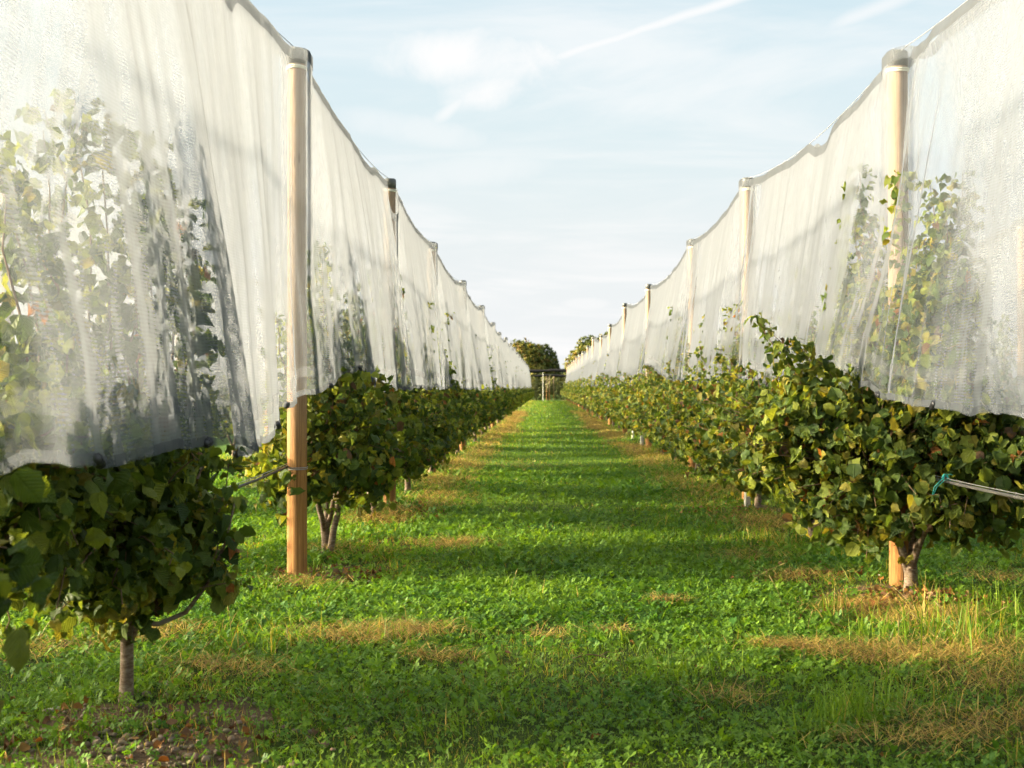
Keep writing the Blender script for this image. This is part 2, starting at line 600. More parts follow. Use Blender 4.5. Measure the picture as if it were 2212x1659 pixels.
SOIL = [(-1.72, 5.68, 0.48, 0.40), (-1.75, 5.15, 0.50, 0.28), (-1.70, 10.2, 0.42, 0.55), (2.55, 9.0, 0.60, 0.50), (2.7, 15.6, 0.4, 0.5)]


def soil(x, y):
    s = np.zeros(np.shape(x))
    n = fbm(np.asarray(x) * 3, np.asarray(y) * 3, 21, 3)
    for (cx, cy, rx, ry) in SOIL:
        q = ((x - cx) / rx) ** 2 + ((y - cy) / ry) ** 2 + n * 1.7
        s = np.maximum(s, np.clip((1.15 - q) / 0.5, 0, 1))
    return s


def dry(x, y):
    """how dry / straw coloured the turf is"""
    x = np.asarray(x, float)
    y = np.asarray(y, float)
    s = np.zeros(np.shape(x))
    for r_ in ROWS:
        inner = r_ + (0.35 if r_ < 0 else -0.35)
        s = np.maximum(s, np.exp(-((x - inner) / 0.42) ** 2) * np.clip(0.55 + 1.1 * fbm(x * 0.9, y * 0.55, 31, 3), 0, 1))
    p = fbm(x * 0.8, y * 0.8, 41, 3)
    s = np.maximum(s, np.clip((p - 0.34) * 2.2, 0, 0.28))
    s = np.maximum(s, 0.35 * np.clip((fbm(x * 2.2, y * 2.2, 47, 2) - 0.40) * 4, 0, 1))
    s = np.maximum(s, np.clip((x - 1.2) / 1.2, 0, 1) * np.exp(-((y - 6.6) / 2.0) ** 2) * 0.6 * np.clip(0.7 + fbm(x * 2, y * 2, 57, 2), 0, 1))
    return s


xs = np.unique(np.concatenate([np.linspace(-600, -12, 14), np.arange(-12, 12.01, 0.16), np.linspace(12, 600, 14)]))
ys = np.unique(np.concatenate([np.linspace(-60, 1, 10), np.arange(1, 30, 0.16), np.arange(30, 170, 2.0), np.linspace(170, 2000, 18)]))
gx, gy = np.meshgrid(xs, ys)
gV = np.stack([gx, gy, gz(gx, gy)], -1).reshape(-1, 3)
nx, ny = len(xs), len(ys)
i, j = np.meshgrid(np.arange(ny - 1), np.arange(nx - 1), indexing='ij')
q0 = (i * nx + j).ravel()
gq = np.stack([q0, q0 + 1, q0 + nx + 1, q0 + nx], -1)
so = soil(gV[:, 0], gV[:, 1])
dr = dry(gV[:, 0], gV[:, 1]) * (np.abs(gV[:, 0]) < 12)
gcol = np.stack([so, dr, np.clip((24 - gV[:, 1]) / 10, 0, 1)], -1)   # third: near ground darkened, standing in for shade between the blades
m, t_ = newmat('turf_and_soil')
at = t_.n('ShaderNodeAttribute', attribute_name='tint').outputs['Color']
sr, sg, sb = t_.sep(at)
pos = t_.n('ShaderNodeNewGeometry').outputs['Position']
n1 = t_.noise(pos, 2.2, 5, 0.6)
n2 = t_.noise(pos, 28.0, 5, 0.7)
n3 = t_.noise(t_.mapping(pos, (0.5, 2.6, 1)), 1.0, 4, 0.6)
cg = t_.mix(t_.sm(n2, 0.3, 0.75), (0.035, 0.085, 0.010, 1), (0.10, 0.19, 0.022, 1))
cg = t_.mix(t_.m('MULTIPLY', t_.sm(n3, 0.4, 0.7), 0.5), cg, (0.10, 0.15, 0.03, 1))
cg = t_.mix(t_.m('MULTIPLY', t_.sm(t_.m('ADD', sg, t_.m('MULTIPLY', n1, 0.3)), 0.35, 0.95), 0.75), cg, (0.25, 0.20, 0.06, 1))
cg = t_.mix(t_.m('MULTIPLY', sb, 0.75), cg, t_.mix(n2, (0.012, 0.020, 0.006, 1), (0.05, 0.06, 0.018, 1)))
cs = t_.mix(n2, (0.06, 0.040, 0.024, 1), (0.20, 0.13, 0.08, 1))
cg = t_.mix(t_.sm(sr, 0.2, 0.8), cg, cs)
out(t_, principled(t_, cg, 0.95, 0.1, bump(t_, n2, 0.9, 0.03)))
M['ground'] = m
g = obj('ground', make_mesh('ground', gV, [gq], M['ground'], gcol))
tag(g, 'green turf ground with soil strips under the tree rows', 'ground', kind='structure')

# ------------------------------------------------------------------ leaves
rng = np.random.default_rng(7)


def leaf_template(hi):
    if hi == 2:
        u = np.array([0, .09, .24, .40, .56, .70, .82, .91, 1.0])
        w = np.array([.03, .30, .43, .47, .46, .41, .30, .12, 0.0])
        ser = np.array([0, .03, -.03, .045, -.035, .045, -.03, .035, 0])
    elif hi == 1:
        u = np.array([0, .22, .55, .85, 1.0])
        w = np.array([.03, .42, .50, .30, 0.0])
        ser = np.zeros(5)
    else:
        u = np.array([0, .5, 1.0])
        w = np.array([.08, .50, 0.06])
        ser = np.zeros(3)
    n = len(u)
    U = np.concatenate([u, u - ser * .4, u - ser * .4])
    Vv = np.concatenate([np.zeros(n), w + ser, -(w + ser)])
    k = np.arange(n - 1)
    q = np.concatenate([np.stack([k, k + 1, n + k + 1, n + k], -1), np.stack([k + 1, k, 2 * n + k, 2 * n + k + 1], -1)])
    return U, Vv, q


LT = {h: leaf_template(h) for h in (0, 1, 2)}


def norm(v):
    return v / (np.linalg.norm(v, axis=-1, keepdims=True) + 1e-9)


def leaves_mesh(pos, dirs, nrms, size, cols, hi, rg):
    U, Vv, q = LT[hi]
    n = len(pos)
    d_ = norm(dirs)
    nn = norm(nrms - d_ * np.sum(nrms * d_, -1, keepdims=True))
    sd_ = np.cross(d_, nn)
    fold = rg.uniform(-0.15, 1.15, n)[:, None]
    curl = rg.normal(0.48, 0.38, n)[:, None]
    wav = rg.normal(0, 0.15, n)[:, None]
    ph = rg.uniform(0, 6.28, n)[:, None]
    tw = rg.normal(0, 0.30, n)[:, None]
    wid = rg.uniform(0.72, 1.04, n)[:, None]
    av = np.abs(Vv)[None]
    u_ = U[None]
    lz = av * fold - curl * u_ ** 2 + wav * np.sin(u_ * 9 + ph) * av * 3 + tw * Vv[None] * u_ - 0.35 * av ** 2 * 2 * (curl > 0.3)
    lx = u_ * (1 - 0.25 * curl ** 2)
    ly = Vv[None] * wid
    s = size[:, None, None]
    P = pos[:, None, :] + s * (lx[..., None] * d_[:, None, :] + ly[..., None] * sd_[:, None, :] + lz[..., None] * nn[:, None, :])
    m_ = len(U)
    Q = (q[None] + (np.arange(n) * m_)[:, None, None]).reshape(-1, 4)
    C = np.repeat(cols, m_, 0)
    edge = np.clip(np.tile(av[0], n), 0, 1)
    UV = np.stack([np.tile(U, n), np.tile(Vv + 0.5, n)], -1)
    return P.reshape(-1, 3), Q, C, UV


def leaf_colours(n, rg, warm=0.12):
    base = np.array([0.092, 0.142, 0.022])
    lite = np.array([0.250, 0.285, 0.038])
    dark = np.array([0.042, 0.078, 0.016])
    f = rg.random(n)[:, None]
    c = np.where(f < 0.5, dark + (base - dark) * (f / 0.5), base + (lite - base) * ((f - 0.5) / 0.5))
    k = rg.random(n)
    yel = np.array([0.27, 0.245, 0.035])
    org = np.array([0.30, 0.12, 0.03])
    brn = np.array([0.13, 0.075, 0.035])
    c[k < warm] = yel * rg.uniform(0.6, 1.1, (int((k < warm).sum()), 1))
    kk = k > 1 - warm * 0.07
    c[kk] = org
    kk = (k < 1 - warm * 0.07) & (k > 1 - warm * 0.22)
    c[kk] = brn
    return c * rg.uniform(0.85, 1.15, (n, 1))


class Tree:
    """geometry of one hazel, local coordinates, origin at the trunk foot"""
    def __init__(self, seed, hi=2, leaf=0.088, warm=0.10):
        self.rg = np.random.default_rng(seed)
        self.hi = hi
        self.leaf = leaf
        self.warm = warm
        self.P, self.D, self.N, self.Sz = [], [], [], []
        self.trunk = MB()
        self.br = MB()

    def put(self, p, d_, n_, s):
        self.P.append(p)
        self.D.append(d_)
        self.N.append(n_)
        self.Sz.append(s)

    def curve(self, a_, b_, sag=0.0, n=6, wob=0.02):
        a_ = np.asarray(a_, float)
        b_ = np.asarray(b_, float)
        s = np.linspace(0, 1, n)[:, None]
        p = a_ + (b_ - a_) * s
        p[:, 2] += sag * 4 * (s * (1 - s))[:, 0]
        w = self.rg.normal(0, wob, (n, 3))
        w[0] = 0
        return p + w * s

    def stems(self, n, spread, h, r=0.028, r0=0.05, fork=0.28):
        tk = self.curve((0, 0, -0.06), (self.rg.normal(0, .015), self.rg.normal(0, .015), fork), 0, 6, 0.008)
        rr = np.array([1.45, 1.12, 1.0, .97, .95, .98]) * r0
        self.trunk.tube(tk, rr, 12)
        tips = []
        for k in range(n):
            an = 2 * np.pi * (k + self.rg.uniform(-.3, .3)) / n
            e = np.array([math.cos(an) * spread[0], math.sin(an) * spread[1], h * self.rg.uniform(.8, 1.1)])
            c = self.curve(tk[-1] - (0, 0, .10), e, 0, 7, 0.03)
            self.trunk.tube(c, np.linspace(r, r * .35, 7), 7)
            tips.append(c)
        return tips

    def skirt(self, c, rad, ntw, per=9, zmin=0.28, out_bias=0.55, size=1.0):
        """a leafy mass: twigs run from the heart to the hull, leaves hang along their outer part"""
        rg = self.rg
        c = np.asarray(c, float)
        rad = np.asarray(rad, float)
        v = norm(rg.normal(0, 1, (ntw, 3)))
        hull = 1.0 + 0.22 * vn(v[:, 0] * 2.2 + v[:, 2], v[:, 1] * 2.2 - v[:, 2] * 1.3, int(rg.integers(1000))) + rg.normal(0, .07, ntw)
        e = c + v * rad * hull[:, None]
        st = c + v * rad * 0.12 + np.array([0, 0, -0.25 * rad[2]]) + rg.normal(0, .06, (ntw, 3))
        st[:, 2] = np.maximum(st[:, 2], zmin)
        e[:, 2] = np.maximum(e[:, 2], zmin + rg.uniform(-.10, 0.34, ntw))
        for k in range(0, ntw, 2 if self.hi == 2 else 4):
            p = self.curve(st[k], e[k], 0.06, 5, 0.015)
            self.br.tube(p, np.linspace(.0065, .002, 5), 4, False)
        tt = 1 - rg.random((ntw, per)) ** 1.3 * 0.62
        P = st[:, None] + (e - st)[:, None] * tt[..., None]
        P[..., 2] += 0.06 * 4 * tt * (1 - tt)
        P += rg.normal(0, .055, P.shape)
        o = np.broadcast_to(norm(v * np.array([1, 1, .6]))[:, None], P.shape)
        D = o * 0.5 + np.array([0, 0, -0.8]) + rg.normal(0, .62, P.shape)
        N = o * out_bias + np.array([0, 0, 0.5]) + rg.normal(0, .62, P.shape)
        s = self.leaf * size * rg.uniform(.45, 1.18, (ntw, per))
        self.put(P.reshape(-1, 3), D.reshape(-1, 3), N.reshape(-1, 3), s.ravel())

    def arms(self, c, rad, n, up=0.0):
        rg = self.rg
        c = np.asarray(c, float)
        for k in range(n):
            v = norm(rg.normal(0, 1, 3) * np.array([1, 1, .55]))
            e = c + v * np.asarray(rad) * rg.uniform(1.12, 1.5)
            e[2] = max(e[2] + rg.uniform(-.12, .12) + up, .36)
            self.shoot(c + v * np.asarray(rad) * .4, e, .085, 17, .7, .25, .005, rg.uniform(.8, 1.05), .03)

    def shoot(self, a_, b_, wid=0.10, n=60, taper=0.35, low=0.0, r=0.011, size=1.0, wob=0.035):
        """an upright shoot with leaves all along"""
        rg = self.rg
        n = int(n * 1.55)
        c = self.curve(a_, b_, 0, 8, wob)
        self.br.tube(c, np.linspace(r, .0025, 8), 5, False)
        tt = low + (1 - low) * (rg.random(n) ** 1.15)
        tt[: 3] = (1.0, 0.985, 0.97)
        idx = tt * 7
        i0 = np.clip(idx.astype(int), 0, 6)
        fr = (idx - i0)[:, None]
        P = c[i0] * (1 - fr) + c[i0 + 1] * fr
        an = rg.uniform(0, 2 * np.pi, n)
        o = np.stack([np.cos(an), np.sin(an), np.zeros(n)], -1)
        w = 1.25 * wid * (1 - (1 - taper) * tt) * rg.uniform(.05, 1, n)
        P = P + o * w[:, None]
        D = o * 1.0 + np.array([0, 0, -0.35]) + rg.normal(0, .28, P.shape)
        N = o * .35 + np.array([0, 0, .85]) + rg.normal(0, .35, P.shape)
        s = self.leaf * size * rg.uniform(.7, 1.15, n) * (1 - .38 * tt)
        self.put(P, D, N, s)

    def meshes(self, name):
        P = np.concatenate(self.P)
        D = np.concatenate(self.D)
        N = np.concatenate(self.N)
        s = np.concatenate(self.Sz)
        cols = leaf_colours(len(P), self.rg, self.warm)
        V, Q, C, UV = leaves_mesh(P, D, N, s, cols, self.hi, self.rg)
        fm = make_mesh('crown', V, [Q], M['leaf'], C, UV)
        return self.trunk.mesh('trunk', M['bark']), self.br.mesh('branches', M['twig']), fm


def place_tree(meshes, x, y, label, group, rz=0.0, sc=1.0, shallow=False):
    r = thing('hazel_tree', (x, y, float(gz(x, y)) - 0.01), label, 'tree', group, rz, sc)
    for nm, me in zip(('trunk', 'branches', 'crown'), meshes):
        obj(nm, me, r)
    return r


def P3(px, py, Y):
    """point of the scene seen at a pixel of the 2212-wide picture, at distance Y"""
    return np.array([(px - VPX) / F * Y, Y, CAMH + (VPY - py) / F * Y])


GL, GR = 'hazel trees of the left row', 'hazel trees of the right row'
GL2, GR2 = 'hazel trees of the outer left row', 'hazel trees of the outer right row'

# posts: (distance, height of the top)
YL = [4.0, 10.0, 15.96, 21.8, 29.8, 38.9, 47.2, 53.6, 62.7] + [62.7 + 8.2 * k for k in range(1, 11)]
ZL = [4.05, 4.10, 4.06, 3.94, 3.96, 3.97, 3.88, 3.80, 3.94] + [3.95 + 0.05 * ((k * 7) % 5 - 2) / 2 for k in range(1, 11)]
YR = [3.6, 9.53, 16.7, 22.96, 31.5, 41.0, 50.3, 58.0, 68.0, 76.8, 87.0] + [87 + 8.8 * k for k in range(1, 8)]
ZR = [4.05, 3.97, 4.19, 4.12, 4.01, 4.17, 3.97, 3.86, 4.16, 4.0, 3.95] + [4.0 + 0.06 * ((k * 7) % 5 - 2) / 2 for k in range(1, 8)]
YL2 = [8.3 + 7.4 * k for k in range(-1, 8)]
YR2 = [4.4 + 7.6 * k for k in range(0, 8)]


def between(y, posts, side):
    k = sum(1 for p in posts[1:] if p < y)
    if k == 0:
        return 'in front of the nearest post'
    if k + 1 <= 12:
        return 'between its %s and %s posts' % (ORD[k], ORD[k + 1])
    return 'beyond its twelfth post'


# ---- near left tree
T = Tree(11, 2, 0.090, 0.07)
T.stems(5, (.28, .7), 1.2, .024, .031, .36)
T.skirt((-.04, -0.15, .93), (.36, .72, .43), 190, 11, .42)
T.skirt((-.02, -.08, .56), (.22, .32, .22), 42, 9, .30)
T.skirt((-.05, .0, .74), (.30, .45, .32), 70, 10, .40)
T.skirt((-.15, -.9, 1.15), (.45, .7, .42), 110, 10, .68)
x0 = np.array([ROWL, 5.92, 0])
for (px, py, Y, n, w) in [(45, 315, 5.75, 55, .10), (120, 270, 5.9, 80, .12), (165, 222, 6.05, 70, .10), (235, 268, 5.95, 80, .11), (305, 295, 6.1, 90, .12),
                          (400, 440, 6.5, 110, .15), (340, 430, 6.2, 110, .14), (15, 520, 5.6, 80, .16), (290, 500, 5.9, 90, .17), (420, 560, 6.6, 80, .13), (100, 560, 5.6, 50, .14), (-80, 380, 5.4, 70, .12), (-180, 330, 5.2, 70, .12)]:
    b_ = P3(px, py, Y) - x0
    b_[0] = np.clip(b_[0], -.30, .22)
    a_ = np.array([b_[0] * .5, b_[1] * .75, 0.75])
    T.shoot(a_, b_, w * 1.2, int(n * .9), .6, .12, size=1.35)
T.skirt((-.1, -1.25, 1.1), (.42, .5, .36), 90, 10, .66)
T.arms((0.0, -.2, .85), (.40, .8, .42), 24)
T.shoot((-.1, -.8, .95), (-.14, -1.12, .56), .12, 20, .8, .2, .005, 1.1)
T.shoot((.1, .3, .95), (.34, .52, .72), .10, 16, .8, .3, .005, 1.0)
# low branch reaching into the aisle
c = np.array([(0.02, 0, .38), (.14, .02, .36), (.26, .05, .41), (.35, .1, .54), (.42, .14, .72), (.46, .16, .92)])
T.trunk.tube(c, [.013, .012, .011, .009, .007, .005], 6)
T.shoot(c[3], c[5] + (0, 0, .12), .10, 46, .8, .0, .004, 1.05)
T.shoot(c[3] - (0, 0, .05), c[4] + (.03, 0, -.10), .07, 12, .8, 0, .003, 1.0)
place_tree(T.meshes('a'), ROWL, 5.92, 'dark hazel tree nearest the camera on the left, single trunk in stony soil', GL)
# one further forward, mostly out of frame
T = Tree(12, 2, 0.092, 0.09)
T.stems(4, (.25, .6), 1.2)
T.skirt((0, 0, .95), (.52, 1.0, .56), 240, 9)
for k in range(6):
    T.shoot((0, -.6 + .25 * k, .8), (rng.normal(0, .08), -.8 + .32 * k, 2.5 + rng.uniform(-.3, .4)), .13, 70)
place_tree(T.meshes('b'), ROWL, 2.95, 'hazel cut off by the left photo edge with some yellow leaves', GL)

# ---- other near left trees
near_left = [
    (11.35, 21, [(652, 560, 10.9, 60, .12), (690, 525, 11.3, 110, .12), (705, 560, 11.5, 90, .12), (625, 690, 10.6, 70, .13), (760, 650, 11.9, 70, .12), (735, 690, 11.6, 90, .17), (600, 700, 10.3, 60, .13)],
     [((.08, -.15, .95), (.56, 1.15, .62), 250), ((.05, .5, 1.15), (.45, .8, .45), 100), ((-.1, -.85, .8), (.35, .55, .38), 50)], 'hazel tree with a forked pale trunk right behind the nearest left post'),
    (14.5, 22, [(800, 590, 14.5, 60, .10), (770, 620, 14.2, 70, .12), (828, 585, 15.3, 90, .12), (790, 690, 14.4, 80, .17), (812, 650, 14.9, 70, .14), (850, 620, 15.8, 90, .12)],
     [((.05, 0, .95), (.56, 1.6, .55), 300), ((.1, .3, .7), (.5, 1.0, .38), 120)], 'dark hazel tree behind the pale stake of the left row'),
    (18.0, 23, [(850, 580, 17.3, 80, .12), (878, 650, 17.9, 60, .13), (920, 660, 19.0, 110, .14), (905, 700, 18.6, 80, .15)],
     [((.05, 0, .92), (.55, 1.7, .52), 280), ((.05, -.2, .7), (.5, 1.0, .4), 90)], None),
    (21.6, 24, [(922, 655, 20.8, 100, .14), (960, 675, 22.5, 110, .13), (945, 720, 21.6, 80, .16)],
     [((.02, 0, .92), (.55, 1.8, .53), 280), ((.25, .6, 1.35), (.16, .2, .5), 40)], None),
]
for (Y, seed, sh, sk, lab) in near_left:
    T = Tree(seed, 2 if Y < 16 else 1, .092, .10)
    if Y == 11.35:
        T.trunk.tube(T.curve((.03, -.1, -.05), (.16, -.1, .62), 0, 6, .01), np.linspace(.034, .022, 6), 9)
    T.stems(4, (.22, .8), 1.1, .026, .042)
    for (c_, r_, n_) in sk:
        T.skirt(c_, r_, n_, 11, .46)
    T.skirt((-.02, 0, 1.65), (.2, .8, .45), 50, 9, 1.0)
    T.arms(sk[0][0], sk[0][1], 16)
    x0 = np.array([ROWL, Y, 0])
    for (px, py, YY, n, w) in sh:
        b_ = P3(px, py, YY) - x0
        b_[0] = np.clip(b_[0], -.25, .15)
        T.shoot(np.array([b_[0] * .6, b_[1] * .9, 1.0]), b_, w * 1.25, int(n * 1.2), .5, .05)
    k = YL
    if lab is None:
        lab = 'dark hazel of the left row %s' % between(Y, YL, 'left')
        lab += ', nearest there' if Y < 20 else ', shoot above the hem'
    place_tree(T.meshes('l'), ROWL, Y, lab, GL)

# ---- near right trees
T = Tree(31, 2, .092, .14)
T.stems(5, (.35, .5), 1.2, .030, .050, .22)
T.skirt((-.28, 0, .98), (.78, .75, .58), 260, 10, .32, .75)
T.skirt((.42, -.2, .92), (.62, .7, .52), 190, 10, .34, .75)
T.skirt((-.15, -.1, .62), (.72, .6, .30), 100, 9, .30, .75)
T.skirt((-.72, .05, 1.22), (.28, .35, .34), 70, 10, .7, .75)
T.shoot((.5, -.1, .7), (1.05, -.45, .62), .10, 34, .6, 0, .006, .95)
T.shoot((-.5, 0, 1.0), (-1.10, 0.0, 1.99), .15, 60, .35, 0, .008, .95, .015)
T.shoot((-.55, 0, 1.1), (-1.0, -.02, 1.88), .15, 60, .5, 0.1, .007, .95)
T.shoot((-.45, .1, 1.0), (-.83, .02, 1.86), .17, 90, .5, 0, .008, 1.0)
T.shoot((-.3, .1, 1.0), (-.66, .05, 1.72), .18, 80, .6, 0, .008, 1.0)
T.shoot((-.3, .1, 1.0), (-.5, .05, 1.55), .18, 60, .6, 0, .008, 1.0)
T.arms((-.2, 0, .95), (.8, .75, .5), 16)
T.arms((.42, -.2, .9), (.6, .7, .5), 8)
T.skirt((.08, 0, 1.75), (.2, .6, .5), 100, 10, 1.1)
x0 = np.array([ROWR, 9.25, 0])
for (px, py, Y, n, w) in [(1868, 360, 10.6, 90, .09), (1850, 480, 10.5, 90, .12), (1885, 500, 10.4, 70, .11), (1830, 590, 10.6, 110, .16), (1880, 620, 10.2, 110, .17),
                          (1965, 385, 9.3, 60, .10), (2015, 385, 9.1, 70, .09), (2070, 380, 8.8, 110, .11), (2050, 440, 8.9, 110, .13), (2000, 540, 9.1, 120, .17), (2085, 560, 8.7, 110, .14), (2030, 600, 8.9, 120, .18), (1940, 640, 9.4, 80, .14), (2095, 660, 8.7, 80, .12), (1840, 660, 10.3, 80, .15)]:
    b_ = P3(px, py, Y) - x0
    b_[0] = np.clip(b_[0], -.12, .34)
    T.shoot(np.array([b_[0] * .7, b_[1] * .8, .95]), b_, w * 1.3, int(n * 1.9), .62, .08, size=1.15)
place_tree(T.meshes('r'), ROWR, 9.25, 'big sunlit hazel tree with forked trunk hiding the foot of the nearest right post', GR)

T = Tree(32, 2, .092, .14)
T.stems(4, (.3, .5), 1.2, .026, .040)
T.skirt((0, 0, .95), (.62, .9, .55), 230, 9, .34, .7)
for k in range(5):
    T.shoot((.1, -.5 + .25 * k, .9), (.1 + rng.normal(0, .05), -.5 + .25 * k, 2.3 + rng.uniform(-.2, .2)), .14, 70)
place_tree(T.meshes('r0'), ROWR, 4.9, 'hazel tree of the right row outside the frame beside the camera', GR)

near_right = [
    (12.6, 41, [(1725, 570, 13.2, 100, .12), (1700, 680, 13.0, 90, .16), (1735, 650, 13.2, 100, .18), (1760, 700, 12.6, 70, .15), (1655, 640, 14.2, 60, .10)],
     [((-.15, 0, .98), (.82, 1.15, .58), 300), ((-.1, .2, .66), (.7, .8, .32), 110)], [(-.7, -.2, 1.72), (-.5, .5, 1.7)], 'second hazel of the right row, half hidden by the big forked one'),
    (15.9, 42, [(1600, 650, 16.5, 70, .10), (1570, 660, 17.0, 70, .12), (1590, 720, 16.3, 90, .18), (1545, 720, 17.5, 80, .16)],
     [((-.12, 0, .98), (.80, 1.5, .60), 300), ((-.05, .2, .68), (.65, 1.0, .34), 100)], [(-.5, .2, 1.95), (-.42, -.5, 1.85), (-.6, .9, 1.9)], 'hazel tree with a slim brown trunk beside the white stake of the right row'),
    (19.0, 43, [(1530, 680, 19.4, 60, .10), (1500, 720, 20.5, 70, .15)],
     [((-.1, 0, .98), (.78, 1.6, .60), 280), ((-.05, .0, .68), (.65, 1.0, .34), 80)], [(-.42, -.3, 2.05), (-.5, .6, 1.95)], None),
    (22.3, 44, [(1440, 690, 23.6, 110, .15), (1420, 670, 24.5, 110, .12), (1465, 740, 22.6, 70, .15)],
     [((-.1, 0, 1.0), (.78, 1.8, .62), 280)], [(-.5, .2, 1.9), (-.4, 1.0, 2.0)], None),
]
for (Y, seed, sh, sk, outs, lab) in near_right:
    T = Tree(seed, 2 if Y < 17 else 1, .092, .17)
    T.stems(4, (.3, .8), 1.1, .026, .045)
    for (c_, r_, n_) in sk:
        T.skirt(c_, r_, n_, 10, .33, .75)
    T.skirt((.05, 0, 1.65), (.2, .8, .45), 80, 9, 1.0)
    T.arms(sk[0][0], sk[0][1], 16)
    x0 = np.array([ROWR, Y, 0])
    for (px, py, YY, n, w) in sh:
        b_ = P3(px, py, YY) - x0
        b_[0] = np.clip(b_[0], -.15, .25)
        T.shoot(np.array([b_[0] * .6, b_[1] * .9, 1.0]), b_, w * 1.25, int(n * 1.2), .5, .05)
    for e in outs:
        T.shoot((e[0] * .6, e[1], 1.0), e, .13, 55, .45, .0, .007, .95)
    if lab is None:
        lab = 'yellow green hazel tree of the right row %s' % between(Y, YR, 'right')
        lab += ', nearer one' if Y < 22 else ', further one'
    place_tree(T.meshes('r'), ROWR, Y, lab, GR)


# ---- the rest of the rows: a few grown models, copied
def grown(seed, hi, leaf, ntw, per, xr, warm, outs=0, dens=1.0, yr=1.6, zmin=.44, tall=1.0):
    T = Tree(seed, hi, leaf, warm)
    T.stems(4, (.25, .8), 1.1, .026, .045)
    T.skirt((-.06, 0, .98), (xr, yr, .54), ntw, per, zmin, .7)
    T.skirt((0, 0, .74), (xr * .85, yr * .62, .32), ntw // 3, per, zmin, .7)
    for k in range(6):
        yy = T.rg.uniform(-1.3, 1.3)
        hh_ = T.rg.uniform(1.9, 2.9) * tall
        T.shoot((T.rg.normal(0, .08), yy, 1.0), (T.rg.normal(0, .08), yy + T.rg.normal(0, .12), hh_), .22, int(100 * dens), .4)
    for k in range(outs):
        yy = T.rg.uniform(-1.2, 1.2)
        T.shoot((-.3, yy, 1.0), (-.42 - T.rg.uniform(0, .2), yy, T.rg.uniform(1.65, 2.0)), .13, int(50 * dens), .4)
    return T.meshes('g')


midL = [grown(60 + k, 1, .105, 190, 9, .55, .10) for k in range(3)]
midR = [grown(70 + k, 1, .105, 190, 9, .75, .20, 3) for k in range(3)]
outL = [grown(65 + k, 1, .105, 150, 9, .5, .10, yr=.95, tall=.72) for k in range(2)]
farL = [grown(80 + k, 0, .16, 110, 8, .55, .10, 0, .5) for k in range(2)]
farR = [grown(90 + k, 0, .16, 110, 8, .72, .20, 2, .5) for k in range(2)]


def fill_row(x, ys_, mids, fars, posts, side, grp, tone, ymid=50.0, yshare=60.0):
    cnt = {}
    for k, y in enumerate(ys_):
        near = y < ymid
        me = (mids if near else fars)[k % (len(mids) if near else len(fars))]
        rz = 0.0 if side in ('right',) else (math.pi if k % 2 else 0.0)
        sc = 0.94 + 0.13 * ((k * 37) % 10) / 10.0
        y = y + .55 * math.sin(k * 2.7 + x) * min(1.0, y / 24)
        if y < yshare:
            bt = between(y, posts, side)
            cnt[bt] = cnt.get(bt, 0) + 1
            lab = '%s hazel of the %s row %s, %s there' % (tone, side, bt, ('nearest', 'second', 'third', 'fourth', 'fifth')[min(cnt[bt] - 1, 4)])
        else:
            lab = 'far blurred hazel tree in the %s row merging towards the end of the aisle' % side
        place_tree(me, x + 0.04 * math.sin(k * 5.1), y, lab, grp, rz, sc)


fill_row(ROWL, np.arange(25.1, 149, 3.3), midL, farL, YL, 'left', GL, 'dark')
fill_row(ROWR, np.arange(25.6, 150, 3.3), midR, farR, YR, 'right', GR, 'sunlit')
fill_row(ROWL2, [0.6, 6.0, 10.9, 15.2, 19.4, 23.4, 27.4, 31.4, 35.4, 39.4, 43.4], outL, farL, YL2, 'outer left', GL2, 'veiled', 50, 70)
fill_row(ROWR2, [10.0, 14.0, 18.0, 21.4, 24.6, 28.0, 31.5, 35, 39, 43], midL, farL, YR2, 'outer right', GR2, 'shaded', 50, 70)

# ------------------------------------------------------------------ posts


def post_meshes(h=4.05):
    mb = MB()
    zs = np.linspace(-.3, h - .012, 26)
    prof = [(0, zs[0])] + [(.076 - .004 * z / h, z) for z in zs] + [(0.06, h - .004), (0, h - .004)]
    mb.lathe(prof, 22, .035)
    mc = MB()
    mc.lathe([(.0745, h - .115), (.0775, h - .115), (.079, h - .03), (.076, h - .004), (.066, h + .006), (0, h + .008)], 24)
    ms = MB()
    for z in (h - .135, h - .150):
        an = np.linspace(0, 2 * np.pi, 25)
        ms.tube(np.stack([.0765 * np.cos(an), .0765 * np.sin(an), z + .004 * np.sin(an * 2 + z * 40)], -1), .007, 6, False)
    return mb.mesh('pole', M['wood']), mc.mesh('cap', M['cap']), ms.mesh('strap', M['strap'])


POST = post_meshes()


def place_post(x, y, ztop, label, grp, lean=(0, 0), rz=0.0):
    g0 = float(gz(x, y))
    r = thing('net_post', (x, y, g0), label, 'post', grp, rz)
    r.scale = (1, 1, (ztop - g0) / 4.05)
    r.rotation_euler = (lean[0], lean[1], rz)
    for nm, me in zip(('pole', 'cap', 'strap'), POST):
        obj(nm, me, r)
    return r


def row_posts(x, ys_, zs_, side, grp, special, first=1):
    for k, (y, z) in enumerate(zip(ys_, zs_)):
        if k < first:
            continue
        if k in special:
            lab = special[k]
        elif y < 72:
            lab = '%s wooden post from the camera in the %s row, carrying the net' % (ORD[k], side)
        else:
            lab = 'thin looking far wooden post of the %s row near the end of the aisle' % side
        lean = (0, 0)
        if side == 'right' and k == 1:
            lean = (0, -R(0.6))
        if side == 'left' and k == 4:
            lean = (0, R(0.4))
        place_post(x - (.095 if side == 'right' and k > 3 else 0), y, z, lab, grp, lean, rz=(k * 2.3 + x) % 6.28)


